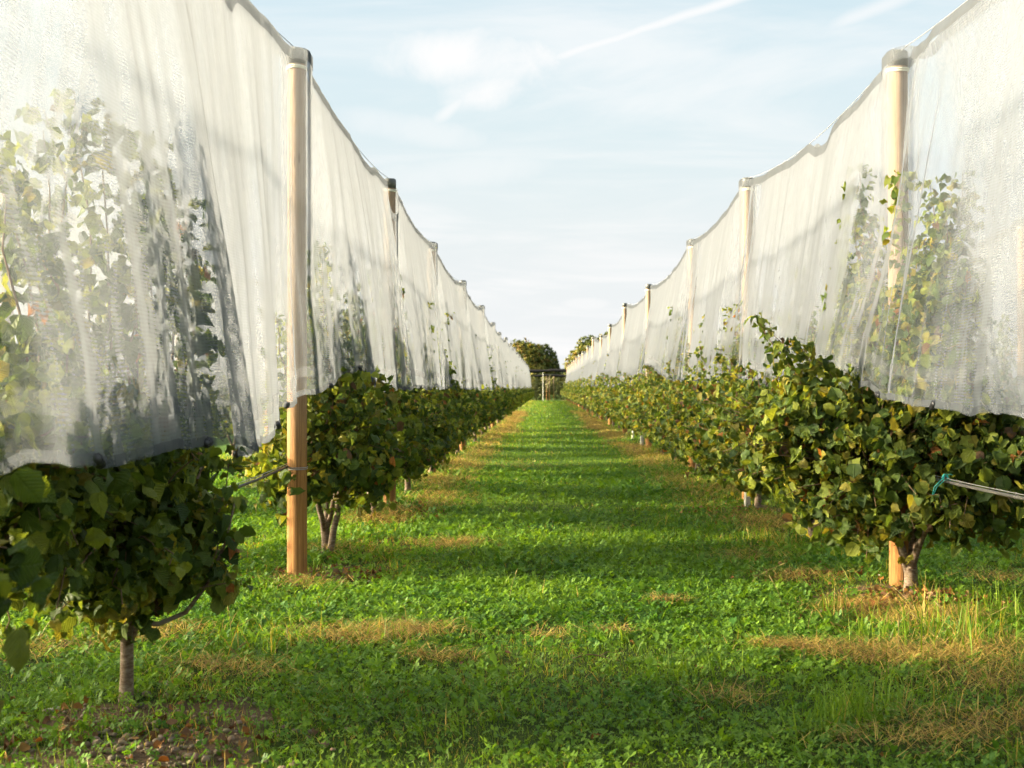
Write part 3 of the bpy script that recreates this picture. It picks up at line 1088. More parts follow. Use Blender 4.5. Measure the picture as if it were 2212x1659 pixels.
row_posts(ROWL, YL, ZL, 'left', 'wooden posts of the left net',
          {1: 'tall orange brown post at the near left, its foot bare below the net',
           2: 'wooden post whose black cap sticks out above a dip in the left net'})
row_posts(ROWR, YR, ZR, 'right', 'wooden posts of the right net',
          {1: 'tall pale post nearest on the right, veiled by the net, double white strap',
           2: 'second wooden post of the right row, its brown foot beside a white square stake'})
row_posts(ROWL2, YL2, [4.05] * 9, 'outer left', 'wooden posts of the outer left net', {}, 0)
row_posts(ROWR2, YR2, [4.05] * 8, 'outer right', 'wooden posts of the outer right net', {}, 0)


# ------------------------------------------------------------------ nets
def interp(y, ctrl):
    c_ = np.asarray(ctrl, float)
    return np.interp(y, c_[:, 0], c_[:, 1])


def edge_from_px(lst):
    bx, bz = [], []
    for (px, py, X) in lst:
        Y = F * X / (px - VPX)
        bx.append((Y, X))
        bz.append((Y, CAMH + (VPY - py) / F * Y))
    return bx, bz


LE = [(0, 1015, -1.55), (190, 1003, -1.5), (270, 985, -1.5), (380, 965, -1.5), (500, 953, -1.5), (514, 962, -1.53), (522, 977, -1.56), (535, 974, -1.58), (560, 955, -1.62), (590, 922, -1.70), (614, 888, -1.79),
      (650, 865, -1.80), (710, 835, -1.72), (768, 806, -1.62), (778, 802, -1.6), (792, 822, -1.58), (812, 845, -1.6), (832, 850, -1.62), (860, 838, -1.6), (890, 836, -1.58), (912, 842, -1.62), (940, 838, -1.6), (1000, 838, -1.6)]
RE_ = [(2212, 884, 2.25), (2120, 889, 2.15), (2060, 884, 2.15), (2000, 872, 2.16), (1930, 862, 2.18), (1880, 850, 2.2), (1850, 834, 2.25), (1800, 830, 2.2), (1740, 834, 2.2), (1680, 832, 2.25), (1614, 820, 2.3), (1580, 824, 2.3), (1540, 824, 2.25), (1480, 822, 2.25), (1440, 820, 2.2),
       (1415, 800, 2.2), (1400, 786, 2.2), (1392, 806, 2.2), (1375, 822, 2.25), (1360, 836, 2.2), (1345, 822, 2.2), (1330, 838, 2.2)]
LBX, LBZ = edge_from_px(LE)
RBX, RBZ = edge_from_px(RE_)
LBX = [(-2, -1.55)] + LBX + [(30, -1.55), (160, -1.55)]
LBZ = [(-2, 1.2)] + LBZ + [(30, 1.46), (160, 1.45)]
RBX = [(-2, 2.25)] + RBX + [(60, 2.2), (160, 2.2)]
RBZ = [(-2, 1.35)] + RBZ + [(60, 1.55), (160, 1.5)]


def smooth1(f, y, w=0.10):
    return (f(y - w) + 2 * f(y) + f(y + w)) / 4.0


def build_net(rx, ys_p, zs_p, inner, bxf, bzf, label, grp, y0, y1, seed, dips=(), clips=(), outside=(), mat='net', folds=()):
    """one net draped over a row: two hanging sides from a ridge wire, grey edge tapes, black clips"""
    inn = 1.0 if inner > 0 else -1.0
    root = thing('insect_net', (rx, max(y0, 3.0), 0.0), label, 'net', grp)
    off = np.array([rx, max(y0, 3.0), 0.0])
    yy = np.concatenate([np.arange(y0, min(26, y1), 0.055), np.arange(26, min(70, y1), 0.16), np.arange(70, y1, 0.45)]) if y1 > 26 else np.arange(y0, y1, 0.055)
    yp = np.asarray(ys_p, float)
    fine = (yp[:, None] + np.linspace(-.13, .13, 19)[None]).ravel()
    yy = np.unique(np.concatenate([yy, fine[(fine > y0) & (fine < y1)]]))
    yy = yy[(yy <= y1) & (np.concatenate([[1.0], np.diff(yy)]) > .004)]
    zp = np.asarray(zs_p, float)
    dpost = np.min(np.abs(yy[:, None] - yp[None]), 1)
    far = np.clip((yy - 30) / 40, 0, 1)

    def ridge(y):
        wz = np.interp(y, yp, zp)
        k_ = np.clip(np.searchsorted(yp, y) - 1, 0, len(yp) - 2)
        sp = yp[k_ + 1] - yp[k_]
        s_ = np.clip((y - yp[k_]) / sp, 0, 1)
        return wz - 0.17 * 4 * s_ * (1 - s_) * np.clip(sp / 7, 0, 1.2) - .012
    top0 = ridge(yy)
    sc_ = np.abs(np.sin(yy * 2.1 + vn(yy * .5, 3.0, seed) * 2)) ** 1.5
    top = top0 - (0.03 * sc_ * np.clip(.4 + vn(yy * .6, 8.0, seed + 50), 0, 1) + .012 + .012 * vn(yy * 1.7, 3.0, seed + 51)) * np.clip(dpost / .8, 0, 1)
    for (yc, w, dep) in dips:
        top = top - dep * np.exp(-((yy - yc) / w) ** 4)
    NT_ = 30
    tt = np.linspace(0, 1, NT_) ** 0.92
    Y, Tt = np.meshgrid(yy, tt, indexing='ij')
    for side, nm in ((inn, 'side_panel'), (-inn, 'side_panel')):
        isin = side == inn
        if isin:
            bx = (smooth1(lambda v: interp(v, bxf), yy) - rx) * inn
            bz = smooth1(lambda v: interp(v, bzf), yy, .07)
        else:
            bx = 0.40 + 0.08 * vn(yy * .35, 1.5, seed + 3)
            bz = 1.38 + 0.12 * vn(yy * .3, 9.5, seed + 5)
        bz = bz + 0.034 * vn(yy * 2.6, 4.4, seed + side * 7) + .018 * vn(yy * 6.5, 1.4, seed + side * 9) + .055 * vn(yy * .55, 2.0, seed + 11) * (far + .25)
        half = .030 + 0 * yy
        wrap = .092 * np.clip(1.5 - dpost / .30, 0, 1)
        o = half[:, None] + (bx - half)[:, None] * (Tt ** 0.95)
        am = (0.009 + 0.040 * Tt ** 1.3)
        ph = vn(Y * .45, Tt * .9 + 2.2, seed + 2) * 2.0
        fold = np.sin(Y * 4.1 + ph * 3.4) * .24 + np.sin(Y * 12.7 + ph * 4.2 + 1.0) * .09 + vn(Y * 3.3, Tt * 1.3, seed + 8) * .55 + .35 * vn(Y * 9, Tt * 2.4, seed + 14) + .16 * vn(Y * 19, Tt * 5.0, seed + 15)
        near_post = np.clip(dpost / .5, .25, 1)[:, None]
        o = o + am * fold * near_post + .10 * Tt * (1 - Tt) * vn(Y * .8, Tt * 1.4 + 7, seed + 21)
        # drapes that swing away from each post
        o = o + 0.06 * (4 * Tt * (1 - Tt)) * np.clip(dpost / 1.5, 0, 1)[:, None] * (.4 + .6 * vn(yy * .25, 5.5, seed + 30))[:, None]
        if isin:
            for (yf, wf_, af) in folds:
                dyf = Y - yf - .06 * vn(Tt * 3, yf, 5)
                o = o + af * Tt ** .8 * np.exp(-(dyf / np.where(dyf < 0, wf_ * 3.5, wf_)) ** 2)
        ten = np.clip(dpost / .7, .25, 1)[:, None]
        o = o * (ten + (1 - ten) * np.clip((Tt - .35) / .5, 0, 1))
        o = np.maximum(o, .014)
        o = np.maximum(o, wrap[:, None])
        if isin:
            for yo in outside:
                o = np.minimum(o, .008 + 1.1 * np.maximum(np.abs(yy - yo) - .11, 0)[:, None])
        Z = top[:, None] + (bz - top)[:, None] * Tt
        X = rx + side * o
        Ysh = Y + .03 * vn(Y * 2.0, Tt * 2, seed + 40) * Tt
        V = np.stack([X, Ysh, Z], -1)
        n1, n2 = V.shape[:2]
        ii, jj = np.meshgrid(np.arange(n1 - 1), np.arange(n2 - 1), indexing='ij')
        q_ = (ii * n2 + jj).ravel()
        Q = np.stack([q_, q_ + n2, q_ + n2 + 1, q_ + 1], -1)
        # net made clearer where the view towards the posts passes through it
        yv = yp[yp > 3]
        gat = np.max(np.exp(-((yy[:, None] - yv[None] * .955) / (.052 * yv[None])) ** 4), 1) * np.clip((60 - yy) / 20, 0, 1)
        if inn < 0 and isin:
            gat = np.maximum(gat, np.exp(-((yy - 8.2) / 1.3) ** 4))
        gat = np.repeat(gat, n2)[:, None] * np.ones(3)
        obj(nm, make_mesh(nm, V.reshape(-1, 3) - off, [Q], M[mat], gat), root)
        # edge tapes, set a few mm proud of the panel
        def strip(za, zb, mat, name, pr):
            Za = np.stack([za, .5 * (za + zb), zb], 1)
            res = []
            for c_ in range(3):
                tq = np.clip((Za[:, c_] - top) / (bz - top), 0, 1)
                id_ = np.interp(tq, tt, np.arange(NT_))
                i0 = np.clip(id_.astype(int), 0, NT_ - 2)
                fr = (id_ - i0)[:, None]
                r_ = np.arange(n1)
                p = V[r_, i0] * (1 - fr) + V[r_, i0 + 1] * fr
                p = p.copy()
                p[:, 0] += side * pr
                p[:, 2] = Za[:, c_]
                res.append(p)
            W3 = np.stack(res, 1)
            ii, jj = np.meshgrid(np.arange(n1 - 1), np.arange(2), indexing='ij')
            q_ = (ii * 3 + jj).ravel()
            Q = np.stack([q_, q_ + 3, q_ + 4, q_ + 1], -1)
            return obj(name, make_mesh(name, W3.reshape(-1, 3) - off, [Q], mat), root)
        strip(top + .004, top - .085, M['hem'], 'top_tape', .005)
        strip(bz + .035, bz - .006, M['hem'], 'bottom_tape', .005)
        strip(bz + .21 + .03 * vn(yy * .8, 1.1, seed), bz + .135 + .03 * vn(yy * .8, 1.1, seed), M['band'], 'woven_band', .004)
        if isin:
            for kx, yc in enumerate(clips):
                kk = int(np.argmin(np.abs(yy - yc)))
                mbx = MB()
                pz = bz[kk] + .008
                ang_ = (kx * 1.7) % 1.0 - .5
                dirv = np.array([0, math.cos(ang_), math.sin(ang_)]) * .032
                c0 = np.array([V[kk, -1, 0] + side * .006, yy[kk], pz])
                pts = np.stack([c0 - dirv * 1.0, c0 - dirv * .6, c0, c0 + dirv * .6, c0 + dirv * 1.0])
                mbx.tube(pts, [.010, .016, .018, .016, .010], 9)
                for s_ in (-.5, 0, .5):
                    an = np.linspace(0, 2 * np.pi, 10)
                    mbx.tube(np.stack([c0[0] + .019 * np.cos(an), np.full(10, c0[1] + s_ * dirv[1]), c0[2] + s_ * dirv[2] + .019 * np.sin(an)], -1), .003, 4, False)
                obj('clip', MB.mesh(_shift(mbx, off), 'clip', M['clip']), root)
    # ridge wire is a thing of its own
    mw = MB()
    yw = np.concatenate([np.arange(y0, min(60, y1), .35), np.arange(60, y1, 1.5)])
    zw = ridge(yw) + .018
    mw.tube(np.stack([np.full(len(yw), rx), yw, zw], -1) - off, .0035, 5)
    wo_ = obj('ridge_wire', mw.mesh('ridge_wire', M['wire']), None, tuple(off))
    return root, wo_


def _shift(mb, off):
    mb.v = [v - off for v in mb.v]
    return mb


def pxY(px, X):
    return F * X / (px - VPX)


lclips = [pxY(205, -1.5), pxY(440, -1.5), pxY(521, -1.55), pxY(590, -1.69), pxY(615, -1.79), pxY(710, -1.72), pxY(776, -1.6), pxY(868, -1.6), pxY(908, -1.6), 20.5, 23.0, 26.0, 29.5]
rclips = [7.2, pxY(1900, 2.2), 11.0, 13.0, pxY(1548, 2.25), pxY(1520, 2.25), 20.5, 23.5, 27.0]
_, wr = build_net(ROWL, YL, ZL, 1, LBX, LBZ, 'white backlit net over the left row, its hem swinging up past a bare post',
                  'white nets over the tree rows', -1.5, 148.5, 3, [(7.68, .16, .10), (15.85, .30, .42), (13.6, .5, .06)], lclips, folds=[(6.38, .11, .10), (8.2, .10, .05), (12.6, .12, .08), (11.9, .07, .05)])
tag(wr, 'thin steel wire strung along the post tops of the left net', 'wire')
_, wr = build_net(ROWR, YR, ZR, -1, RBX, RBZ, 'white front lit net over the right row, a shadow line running across it',
                  'white nets over the tree rows', -1.5, 149.0, 5, [(12.1, .40, .10), (8.9, .25, .05)], rclips, YR[4:], folds=[(10.6, -.14, .04), (8.0, .10, .04), (13.4, .15, .06)])
tag(wr, 'thin steel wire strung along the post tops of the right net', 'wire')
cst = [(-5, ROWL2 + .45), (200, ROWL2 + .45)]
csz = [(-5, 1.4), (200, 1.4)]
_, wr = build_net(ROWL2, YL2, [4.05] * 9, 1, cst, csz, 'white net of the outer left row, seen through the near left net', 'white nets over the tree rows', 0.0, 56.0, 7, mat='net_outer')
tag(wr, 'steel wire along the post tops of the outer left net', 'wire')
cst = [(-5, ROWR2 - .45), (200, ROWR2 - .45)]
_, wr = build_net(ROWR2, YR2, [4.05] * 8, -1, cst, csz, 'white net of the outer right row, seen through the near right net', 'white nets over the tree rows', 4.4, 56.0, 9, mat='net_outer')
tag(wr, 'steel wire along the post tops of the outer right net', 'wire')


# ------------------------------------------------------------------ hoses, ties, stakes
def hose(x, z, y0, y1, label, post_ys, seed):
    yy = np.arange(y0, y1, .25)
    d_ = np.min(np.abs(yy[:, None] - np.asarray(post_ys)[None]), 1)
    zz = z + .015 * np.cos(yy * 1.1) - .03 * np.clip(d_ / 3, 0, 1)
    o = np.array([x, y0, 0.0])
    r = thing('drip_hose', tuple(o), label, 'hose')
    mb = MB()
    mb.tube(np.stack([x + .012 * np.sin(yy * .9 + seed), yy, zz], -1) - o, .0105, 8)
    obj('pipe', mb.mesh('pipe', M['hose']), r)
    mb = MB()
    mb.tube(np.stack([x + .012 * np.sin(yy * .9 + seed) - .004, yy, zz + .021], -1) - o, .0022, 5)
    obj('carrier_wire', mb.mesh('carrier_wire', M['wire']), r)
    for yc in np.arange(y0 + .4, min(y1, 22), .95):
        c_ = np.array([x + .012 * math.sin(yc * .9 + seed), yc, float(np.interp(yc, yy, zz))]) - o
        mb = MB()
        mb.tube(np.stack([c_ - (0, .012, 0), c_ + (0, .012, 0)]), .0135, 8)
        mb.box(c_ + (0, 0, .016), (.006, .014, .018))
        obj('hanger', mb.mesh('hanger', M['hose']), r)


hose(ROWL - .06, .90, 2.0, 60, 'black drip hose running from the near left post into the dark tree', YL, 1)
hose(ROWR + .0, .92, 3.0, 60, 'black drip hose hung on a wire beside the big right tree', YR, 2)

hp = np.array([ROWR - .01, 8.42, .915])
mb = MB()
for k, s_ in enumerate((-.012, .012)):
    e = hp + np.array([-.085 + s_ * .3, -.02, -.105])
    m_ = hp + np.array([-.03 + s_, -.03, -.015])
    pts = np.stack([hp + (0, 0, .016), hp + (-.012, -.018, .014), m_, .5 * (m_ + e) + (-.012, 0, .006), e])
    mb.tube(pts - hp, .0035, 6)
an = np.linspace(0, 2 * np.pi, 14)
for dy_ in (-.006, .004):
    mb.tube(np.stack([.0165 * np.cos(an), np.full(14, dy_), .006 + .021 * np.sin(an)], -1), .0035, 6, False)
for e in ((.05, 0, .02), (.03, -.02, -.02)):
    mb.tube(np.stack([np.array((0, 0, .015)), np.array(e) * .6 + (0, 0, .015), np.array(e)]), .003, 5)
o = obj('twine_tie', mb.mesh('twine_tie', M['twine']), None, tuple(hp))
tag(o, 'turquoise twine tying the drip hose to a branch of the big right tree', 'twine')
an = np.linspace(0, 2 * np.pi, 20)
mb = MB()
for dz_ in (0, .012):
    mb.tube(np.stack([.081 * np.cos(an), .081 * np.sin(an), dz_ + .004 * np.sin(an)], -1), .003, 5, False)
o = obj('wire_loop', mb.mesh('wire_loop', M['wire']), None, (ROWL, 10.0, .88))
tag(o, 'thin wire loop wrapped round the near left post where the hose ends', 'wire')


def stake(x, y, h, w, label, lean=0.0):
    mb = MB()
    ws = w / 2
    zs = [-.15, h * .3, h * .7, h - .015, h]
    sq = np.array([[-1, -1], [1, -1], [1, 1], [-1, 1]])
    ch = .22
    oct_ = np.array([[-1 + ch, -1], [1 - ch, -1], [1, -1 + ch], [1, 1 - ch], [1 - ch, 1], [-1 + ch, 1], [-1, 1 - ch], [-1, -1 + ch]])
    V = []
    for z, s_ in zip(zs, (1.05, 1.02, 1.0, .98, .86)):
        V.append(np.column_stack([oct_ * ws * s_, np.full(8, z)]))
    V = np.concatenate(V + [np.array([[0, 0, h]])])
    q_ = []
    for k in range(4):
        for j_ in range(8):
            q_.append([k * 8 + j_, k * 8 + (j_ + 1) % 8, (k + 1) * 8 + (j_ + 1) % 8, (k + 1) * 8 + j_])
    tr = [[32 + j_, 32 + (j_ + 1) % 8, 40] for j_ in range(8)]
    mb.add(V, q_, tr)
    o = obj('tree_stake', mb.mesh('tree_stake', M['stake'], False), None, (x, y, float(gz(x, y))))
    o.rotation_euler = (0, lean, .2)
    return tag(o, label, 'stake', 'pale stakes in the tree rows')


stake((1614 - VPX) / F * 16.0, 16.0, 1.62, .062, 'white square stake in front of the second right post')
stake((1384 - VPX) / F * 33.0, 32.6, 1.3, .07, 'white stake standing clear under the right hedge further along the row')
stake((806 - VPX) / F * 15.5, 15.4, .95, .075, 'pale stake foot in dry straw under the left trees')
stake((1366 - VPX) / F * 37.0, 36.8, 1.2, .06, 'smallest far pale stake under the right hedge', .05)

# ------------------------------------------------------------------ the far end of the aisle


def bush_mesh(cs, n, leaf, pal, seed, hi=0):
    """leaf clumps scattered through several ellipsoids"""
    rg = np.random.default_rng(seed)
    P, Nn = [], []
    wts = np.array([c[1][0] * c[1][1] * c[1][2] for c in cs]) ** .67
    wts /= wts.sum()
    for (c_, r_), w in zip(cs, wts):
        k = int(n * w)
        v = norm(rg.normal(0, 1, (k, 3)))
        rad = (1 - rg.random(k) ** 2.2 * .55) * (1 + .16 * vn(v[:, 0] * 3 + c_[0], v[:, 1] * 3 + v[:, 2] * 2, seed))
        P.append(np.asarray(c_) + v * np.asarray(r_) * rad[:, None])
        Nn.append(v)
    P = np.concatenate(P)
    o = np.concatenate(Nn)
    D = o * .5 + np.array([0, 0, -.6]) + rg.normal(0, .6, P.shape)
    N = o * .8 + np.array([0, 0, .4]) + rg.normal(0, .4, P.shape)
    pal = np.asarray(pal)
    f = np.clip(.5 + .5 * fbm(P[:, 0] * .7 + P[:, 2] * .3, P[:, 2] * .8 + P[:, 1] * .4, seed + 3, 2) + rg.normal(0, .16, len(P)), 0, .999)
    C = pal[(f * len(pal)).astype(int)] * rg.uniform(.8, 1.2, (len(P), 1))
    V, Q, C, UV = leaves_mesh(P, D, N, leaf * rg.uniform(.6, 1.3, len(P)), C, hi, rg)
    return make_mesh('crown', V, [Q], M['leaf_far'], C, UV)


def round_tree(x, y, cs, n, label, seed, h):
    r = thing('round_tree', (x, y, 0), label, 'tree', 'round trees beyond the orchard')
    mb = MB()
    rg = np.random.default_rng(seed)
    mb.tube(np.stack([np.array([0, 0, -.2]), np.array([.05, 0, 1.2]), np.array([0, .05, h * .45])]), [.34, .26, .18], 10)
    for k in range(7):
        c_ = np.asarray(cs[k % len(cs)][0]) + rg.normal(0, .5, 3)
        mb.tube(np.stack([np.array([0, 0, h * .22]), c_ * .55 + (0, 0, h * .12), c_]), [.13, .09, .03], 6)
    obj('trunk', mb.mesh('trunk', M['bark']), r)
    pal = [(.060, .085, .024), (.090, .115, .030), (.125, .145, .034), (.20, .185, .035), (.22, .14, .04)]
    obj('crown', bush_mesh(cs, n, .40, pal, seed), r)


round_tree((1150 - VPX) / F * 200, 200, [((-1.3, 0, 5.6), (3.0, 3.0, 3.4)), ((1.1, .3, 5.0), (3.0, 3.0, 3.3)), ((0, -.6, 3.2), (4.0, 3.2, 2.4)), ((3.0, 0, 3.0), (1.7, 1.8, 1.8))], 12500,
           'round green and orange tinged tree beyond the end of the aisle, left one', 101, 9)
round_tree((1300 - VPX) / F * 195, 195, [((-1.6, 0, 5.5), (3.2, 3.0, 3.5)), ((2.0, .3, 6.1), (3.6, 3.0, 3.8)), ((-3.2, -.6, 4.0), (2.2, 2.2, 3.2))], 12500,
           'round green tree beyond the end of the aisle, half hidden by the right net', 102, 9)
round_tree((1216 - VPX) / F * 230, 230, [((0, 0, 2.6), (2.2, 2.0, 2.0)), ((3, 0, 2.4), (2.4, 2.0, 1.9)), ((-3.4, 0, 2.4), (2.6, 2.0, 2.0))], 2600,
           'low dark tree in the gap between the two round trees', 103, 4)

hr = thing('hedge', (0, 157.5, 0), 'tall dense orchard hedge closing the far end of the aisle', 'hedge')
cs = [((x_, 0, 1.4 + .1 * math.sin(x_ * 2.2)), (.85, .8, 1.45 + .12 * math.sin(x_ * 3.1))) for x_ in np.arange(-13, 13.1, .95)]
obj('foliage', bush_mesh(cs, 9000, .26, [(.17, .185, .075), (.22, .225, .09), (.26, .26, .11), (.22, .20, .10)], 105), hr)
mb = MB()
for x_ in np.arange(-13, 13.1, .95):
    mb.tube(np.array([[x_, 0, -.1], [x_ + .05, 0, 1.0], [x_, 0, 2.2]]), [.05, .04, .02], 6)
obj('stems', mb.mesh('stems', M['bark']), hr)
# folded black nets over it
for k, (z, hgt, yy_) in enumerate(((3.60, .34, 158.5), (2.98, .26, 157.6))):
    mb = MB()
    xx_ = np.arange(-15, 15.1, .5)
    mb.tube(np.stack([xx_, np.zeros(len(xx_)), .05 * np.sin(xx_ * 1.3 + k)], -1), hgt / 2 * (1 + .2 * vn(xx_ * .8, 2.0 + k, 4)), 9)
    o = obj('rolled_net', mb.mesh('rolled_net', M['blacknet']), None, (0, yy_, z))
    tag(o, 'black rolled net hanging above the far hedge, %s of two' % ('upper' if k == 0 else 'lower'), 'net', 'black rolled nets above the far hedge')


def far_pole(px, z0, h, r_, y, mat, label, name):
    mb = MB()
    mb.lathe([(0, -.2), (r_ * 1.05, -.2), (r_, 0), (r_ * .95, h * .5), (r_ * .9, h - .03), (r_ * .6, h), (0, h)], 10, .03)
    o = obj(name, mb.mesh(name, mat), None, ((px - VPX) / F * y, y, z0))
    tag(o, label, 'post')
    return o


far_pole(1173, 0, 3.3, .04, 154.5, M['stake'], 'pale concrete post before the far hedge in the aisle end', 'concrete_post')
for k, (px, lab) in enumerate(((1180.5, 'leftmost'), (1187, 'middle'), (1196, 'rightmost'))):
    far_pole(px, 0, 2.9, .034, 156.55 + k * .1, M['wood'], 'slim orange wooden post before the far hedge, %s of three' % lab, 'hedge_post')

# ------------------------------------------------------------------ grass, clover, straw, litter, stones
rg = np.random.default_rng(99)


patches = []
for (px, py, rx_, ry_, n_) in [(810, 1135, .35, .5, 420), (850, 1120, .3, .4, 200), (960, 1185, .35, .30, 260), (1000, 1180, .2, .2, 120), (820, 1385, .40, .25, 300), (760, 1400, .3, .2, 200), (950, 1435, .18, .1, 110), (900, 1375, .2, .12, 140), (1180, 1385, .1, .1, 40), (1640, 1135, .5, .8, 420), (1700, 1150, .4, .6, 300), (1560, 1070, .5, 1.2, 420), (1490, 1010, .5, 2.0, 420),
                               (1700, 1410, .20, .12, 200), (1860, 1330, .3, .2, 240), (2000, 1360, .35, .25, 420), (2080, 1440, .40, .3, 460), (1890, 1440, .3, .25, 300), (2160, 1500, .35, .3, 260), (1830, 1420, .25, .15, 160), (1580, 1530, .18, .12, 70), (1440, 1310, .12, .08, 90), (1330, 1380, .1, .06, 60), (1130, 1010, .5, 1.0, 120), (960, 1010, .4, 1.4, 340), (920, 1050, .4, 1.0, 300), (1020, 950, .4, 2.5, 300), (2170, 1260, .35, .3, 160), (330, 1400, .3, .3, 240), (480, 1480, .3, .2, 160), (60, 1420, .3, .3, 160), (650, 1280, .25, .25, 120), (720, 1210, .3, .3, 160), (1620, 1210, .4, .4, 200), (1720, 1260, .3, .3, 200), (1960, 1620, .35, .2, 160), (2120, 1590, .35, .25, 220)]:
    Y = F * CAMH / (py - VPY)
    patches.append(((px - VPX) / F * Y, Y, rx_, ry_, n_))
rgp = np.random.default_rng(5)
for k in range(150):
    y_ = rgp.uniform(16, 80)
    sd_ = rgp.random() < .5
    patches.append(((ROWL + .45 if sd_ else ROWR - .6) + rgp.normal(0, .15), y_, .3, 1.2, 70))


def strawm(x, y):
    """1 where cut straw covers the sward"""
    s_ = np.zeros(np.shape(x))
    for (cx, cy, rx_, ry_, n_) in patches:
        if cy < 30 and n_ > 90:
            s_ = np.maximum(s_, np.exp(-((x - cx) / (rx_ * .8)) ** 2 - ((y - cy) / (ry_ * .8)) ** 2) * min(1.0, n_ / (rx_ * ry_ * 2200)))
    return s_


def scatter(y0, y1, dens, xlim=None, marg=1.2, rg=rg):
    """random ground points inside the seen wedge"""
    n = int(dens * ((y1 - y0) * (.79 * (y0 + y1) / 2 + 2 * marg)))
    ymax_w = .79 * y1 + 2 * marg
    y = rg.uniform(y0, y1, int(n * 1.6))
    wd = .79 * y + 2 * marg
    keep = rg.random(len(y)) < wd / ymax_w
    y = y[keep]
    wd = wd[keep]
    x = -1178 / F * y - marg + rg.random(len(y)) * wd
    if xlim:
        k = (x > xlim[0]) & (x < xlim[1])
        x, y = x[k], y[k]
    return x, y


def blades(x, y, h, w, lean, cols, rg, lie=None):
    n = len(x)
    z = gz(x, y) - .004
    an = rg.uniform(0, 2 * np.pi, n)
    ld = np.stack([np.cos(an), np.sin(an)], -1)
    wa = rg.uniform(0, 2 * np.pi, n)
    wd = np.stack([np.cos(wa), np.sin(wa)], -1) * (w / 2)[:, None]
    l1 = lean * rg.uniform(.2, .5, n)
    V = np.zeros((n, 5, 3))
    b_ = np.stack([x, y], -1)
    mid = b_ + ld * (h * l1)[:, None]
    tip = b_ + ld * (h * lean)[:, None]
    V[:, 0, :2] = b_ - wd
    V[:, 1, :2] = b_ + wd
    V[:, 2, :2] = mid + wd * .8
    V[:, 3, :2] = mid - wd * .8
    V[:, 4, :2] = tip
    V[:, 0, 2] = V[:, 1, 2] = z
    V[:, 2, 2] = V[:, 3, 2] = z + h * np.sqrt(np.clip(.42 - .12 * lean, .12, 1)) * .8
    V[:, 4, 2] = z + h * np.clip(1.05 - .42 * lean ** 2, .12, 1.1)
    i0 = np.arange(n) * 5
    Q = np.stack([i0, i0 + 1, i0 + 2, i0 + 3], -1)
    Tr = np.stack([i0 + 3, i0 + 2, i0 + 4], -1)
    return V.reshape(-1, 3), Q, Tr, np.repeat(cols, 5, 0)


def grass_cols(x, y, rg, dryness=1.0):
    n = len(x)
    f = np.clip(.5 + .45 * fbm(x * 1.1, y * 1.1, 61, 3) + rg.normal(0, .22, n), 0, 1)[:, None]
    c_ = np.array([.060, .145, .013]) * (1 - f) + np.array([.200, .305, .022]) * f
    dd = dry(x, y) * dryness
    k = rg.random(n) < dd * .62 + .015
    st = np.array([.42, .33, .075]) * rg.uniform(.55, 1.15, (n, 1)) + rg.random((n, 1)) * np.array([.02, 0, 0])
    c_[k] = st[k]
    return c_


VB, QB, TB, CB = [], [], [], []
nb_ = 0
for (y0, y1, dens, hm, wm) in ((3.6, 7.5, 2300, .036, .0042), (7.5, 12, 1500, .038, .0056), (12, 18, 800, .042, .0085), (18, 30, 330, .048, .013), (30, 60, 90, .06, .026), (60, 150, 22, .07, .05)):
    x, y = scatter(y0, y1, dens, (-9.5, 9.5) if y0 < 30 else (-3.2, 3.8))
    s = soil(x, y)
    k = rg.random(len(x)) > np.maximum(s * .80, strawm(x, y) * .7)
    x, y = x[k], y[k]
    lush = .75 + .5 * fbm(x * .7, y * .7, 71, 3)
    h = hm * np.exp(rg.normal(0, .38, len(x))) * lush
    # longer grass along the tree rows
    rowd = np.min(np.abs(x[:, None] - np.array(ROWS)[None]), 1)
    h *= 1 + .7 * np.exp(-(rowd / .5) ** 2) * rg.random(len(x))
    tall = rg.random(len(x)) < .018
    h[tall] *= 1.9
    w = wm * rg.uniform(.6, 1.3, len(x))
    V, Q, Tr, C = blades(x, y, h, w, np.abs(rg.normal(.55, .35, len(x))), grass_cols(x, y, rg), rg)
    VB.append(V)
    QB.append(Q + nb_)
    TB.append(Tr + nb_)
    CB.append(C)
    nb_ += len(V)
o = obj('grass', make_mesh('grass', np.concatenate(VB), [np.concatenate(QB), np.concatenate(TB)], M['grass'], np.concatenate(CB)))
tag(o, 'short green grass covering the aisle between the tree rows', 'grass', kind='stuff')

# taller tufts
VB, QB, TB, CB = [], [], [], []
nb_ = 0
tx, ty = scatter(4.0, 14, .8, (-4, 5))
tufts = [(x_, y_, 26, .12) for x_, y_ in zip(tx, ty)]
for (px, py, n_, h_) in [(1180, 1330, 40, .10), (1170, 1290, 18, .16), (1480, 1470, 60, .16), (1840, 1560, 90, .22), (1780, 1590, 60, .2), (1420, 1140, 60, .14), (1450, 1130, 60, .16), (1400, 1150, 40, .12), (560, 1430, 40, .22), (660, 1400, 20, .22), (1960, 1540, 50, .3), (2050, 1400, 70, .26), (2100, 1430, 60, .3), (1900, 1400, 70, .24), (2000, 1370, 50, .3), (2170, 1350, 60, .26), (850, 1400, 50, .14), (800, 1390, 40, .14), (1800, 1340, 40, .24), (1700, 1190, 60, .18), (1640, 1170, 60, .16)]:
    Y = F * CAMH / (py - VPY)
    tufts.append(((px - VPX) / F * Y, Y, n_, h_))
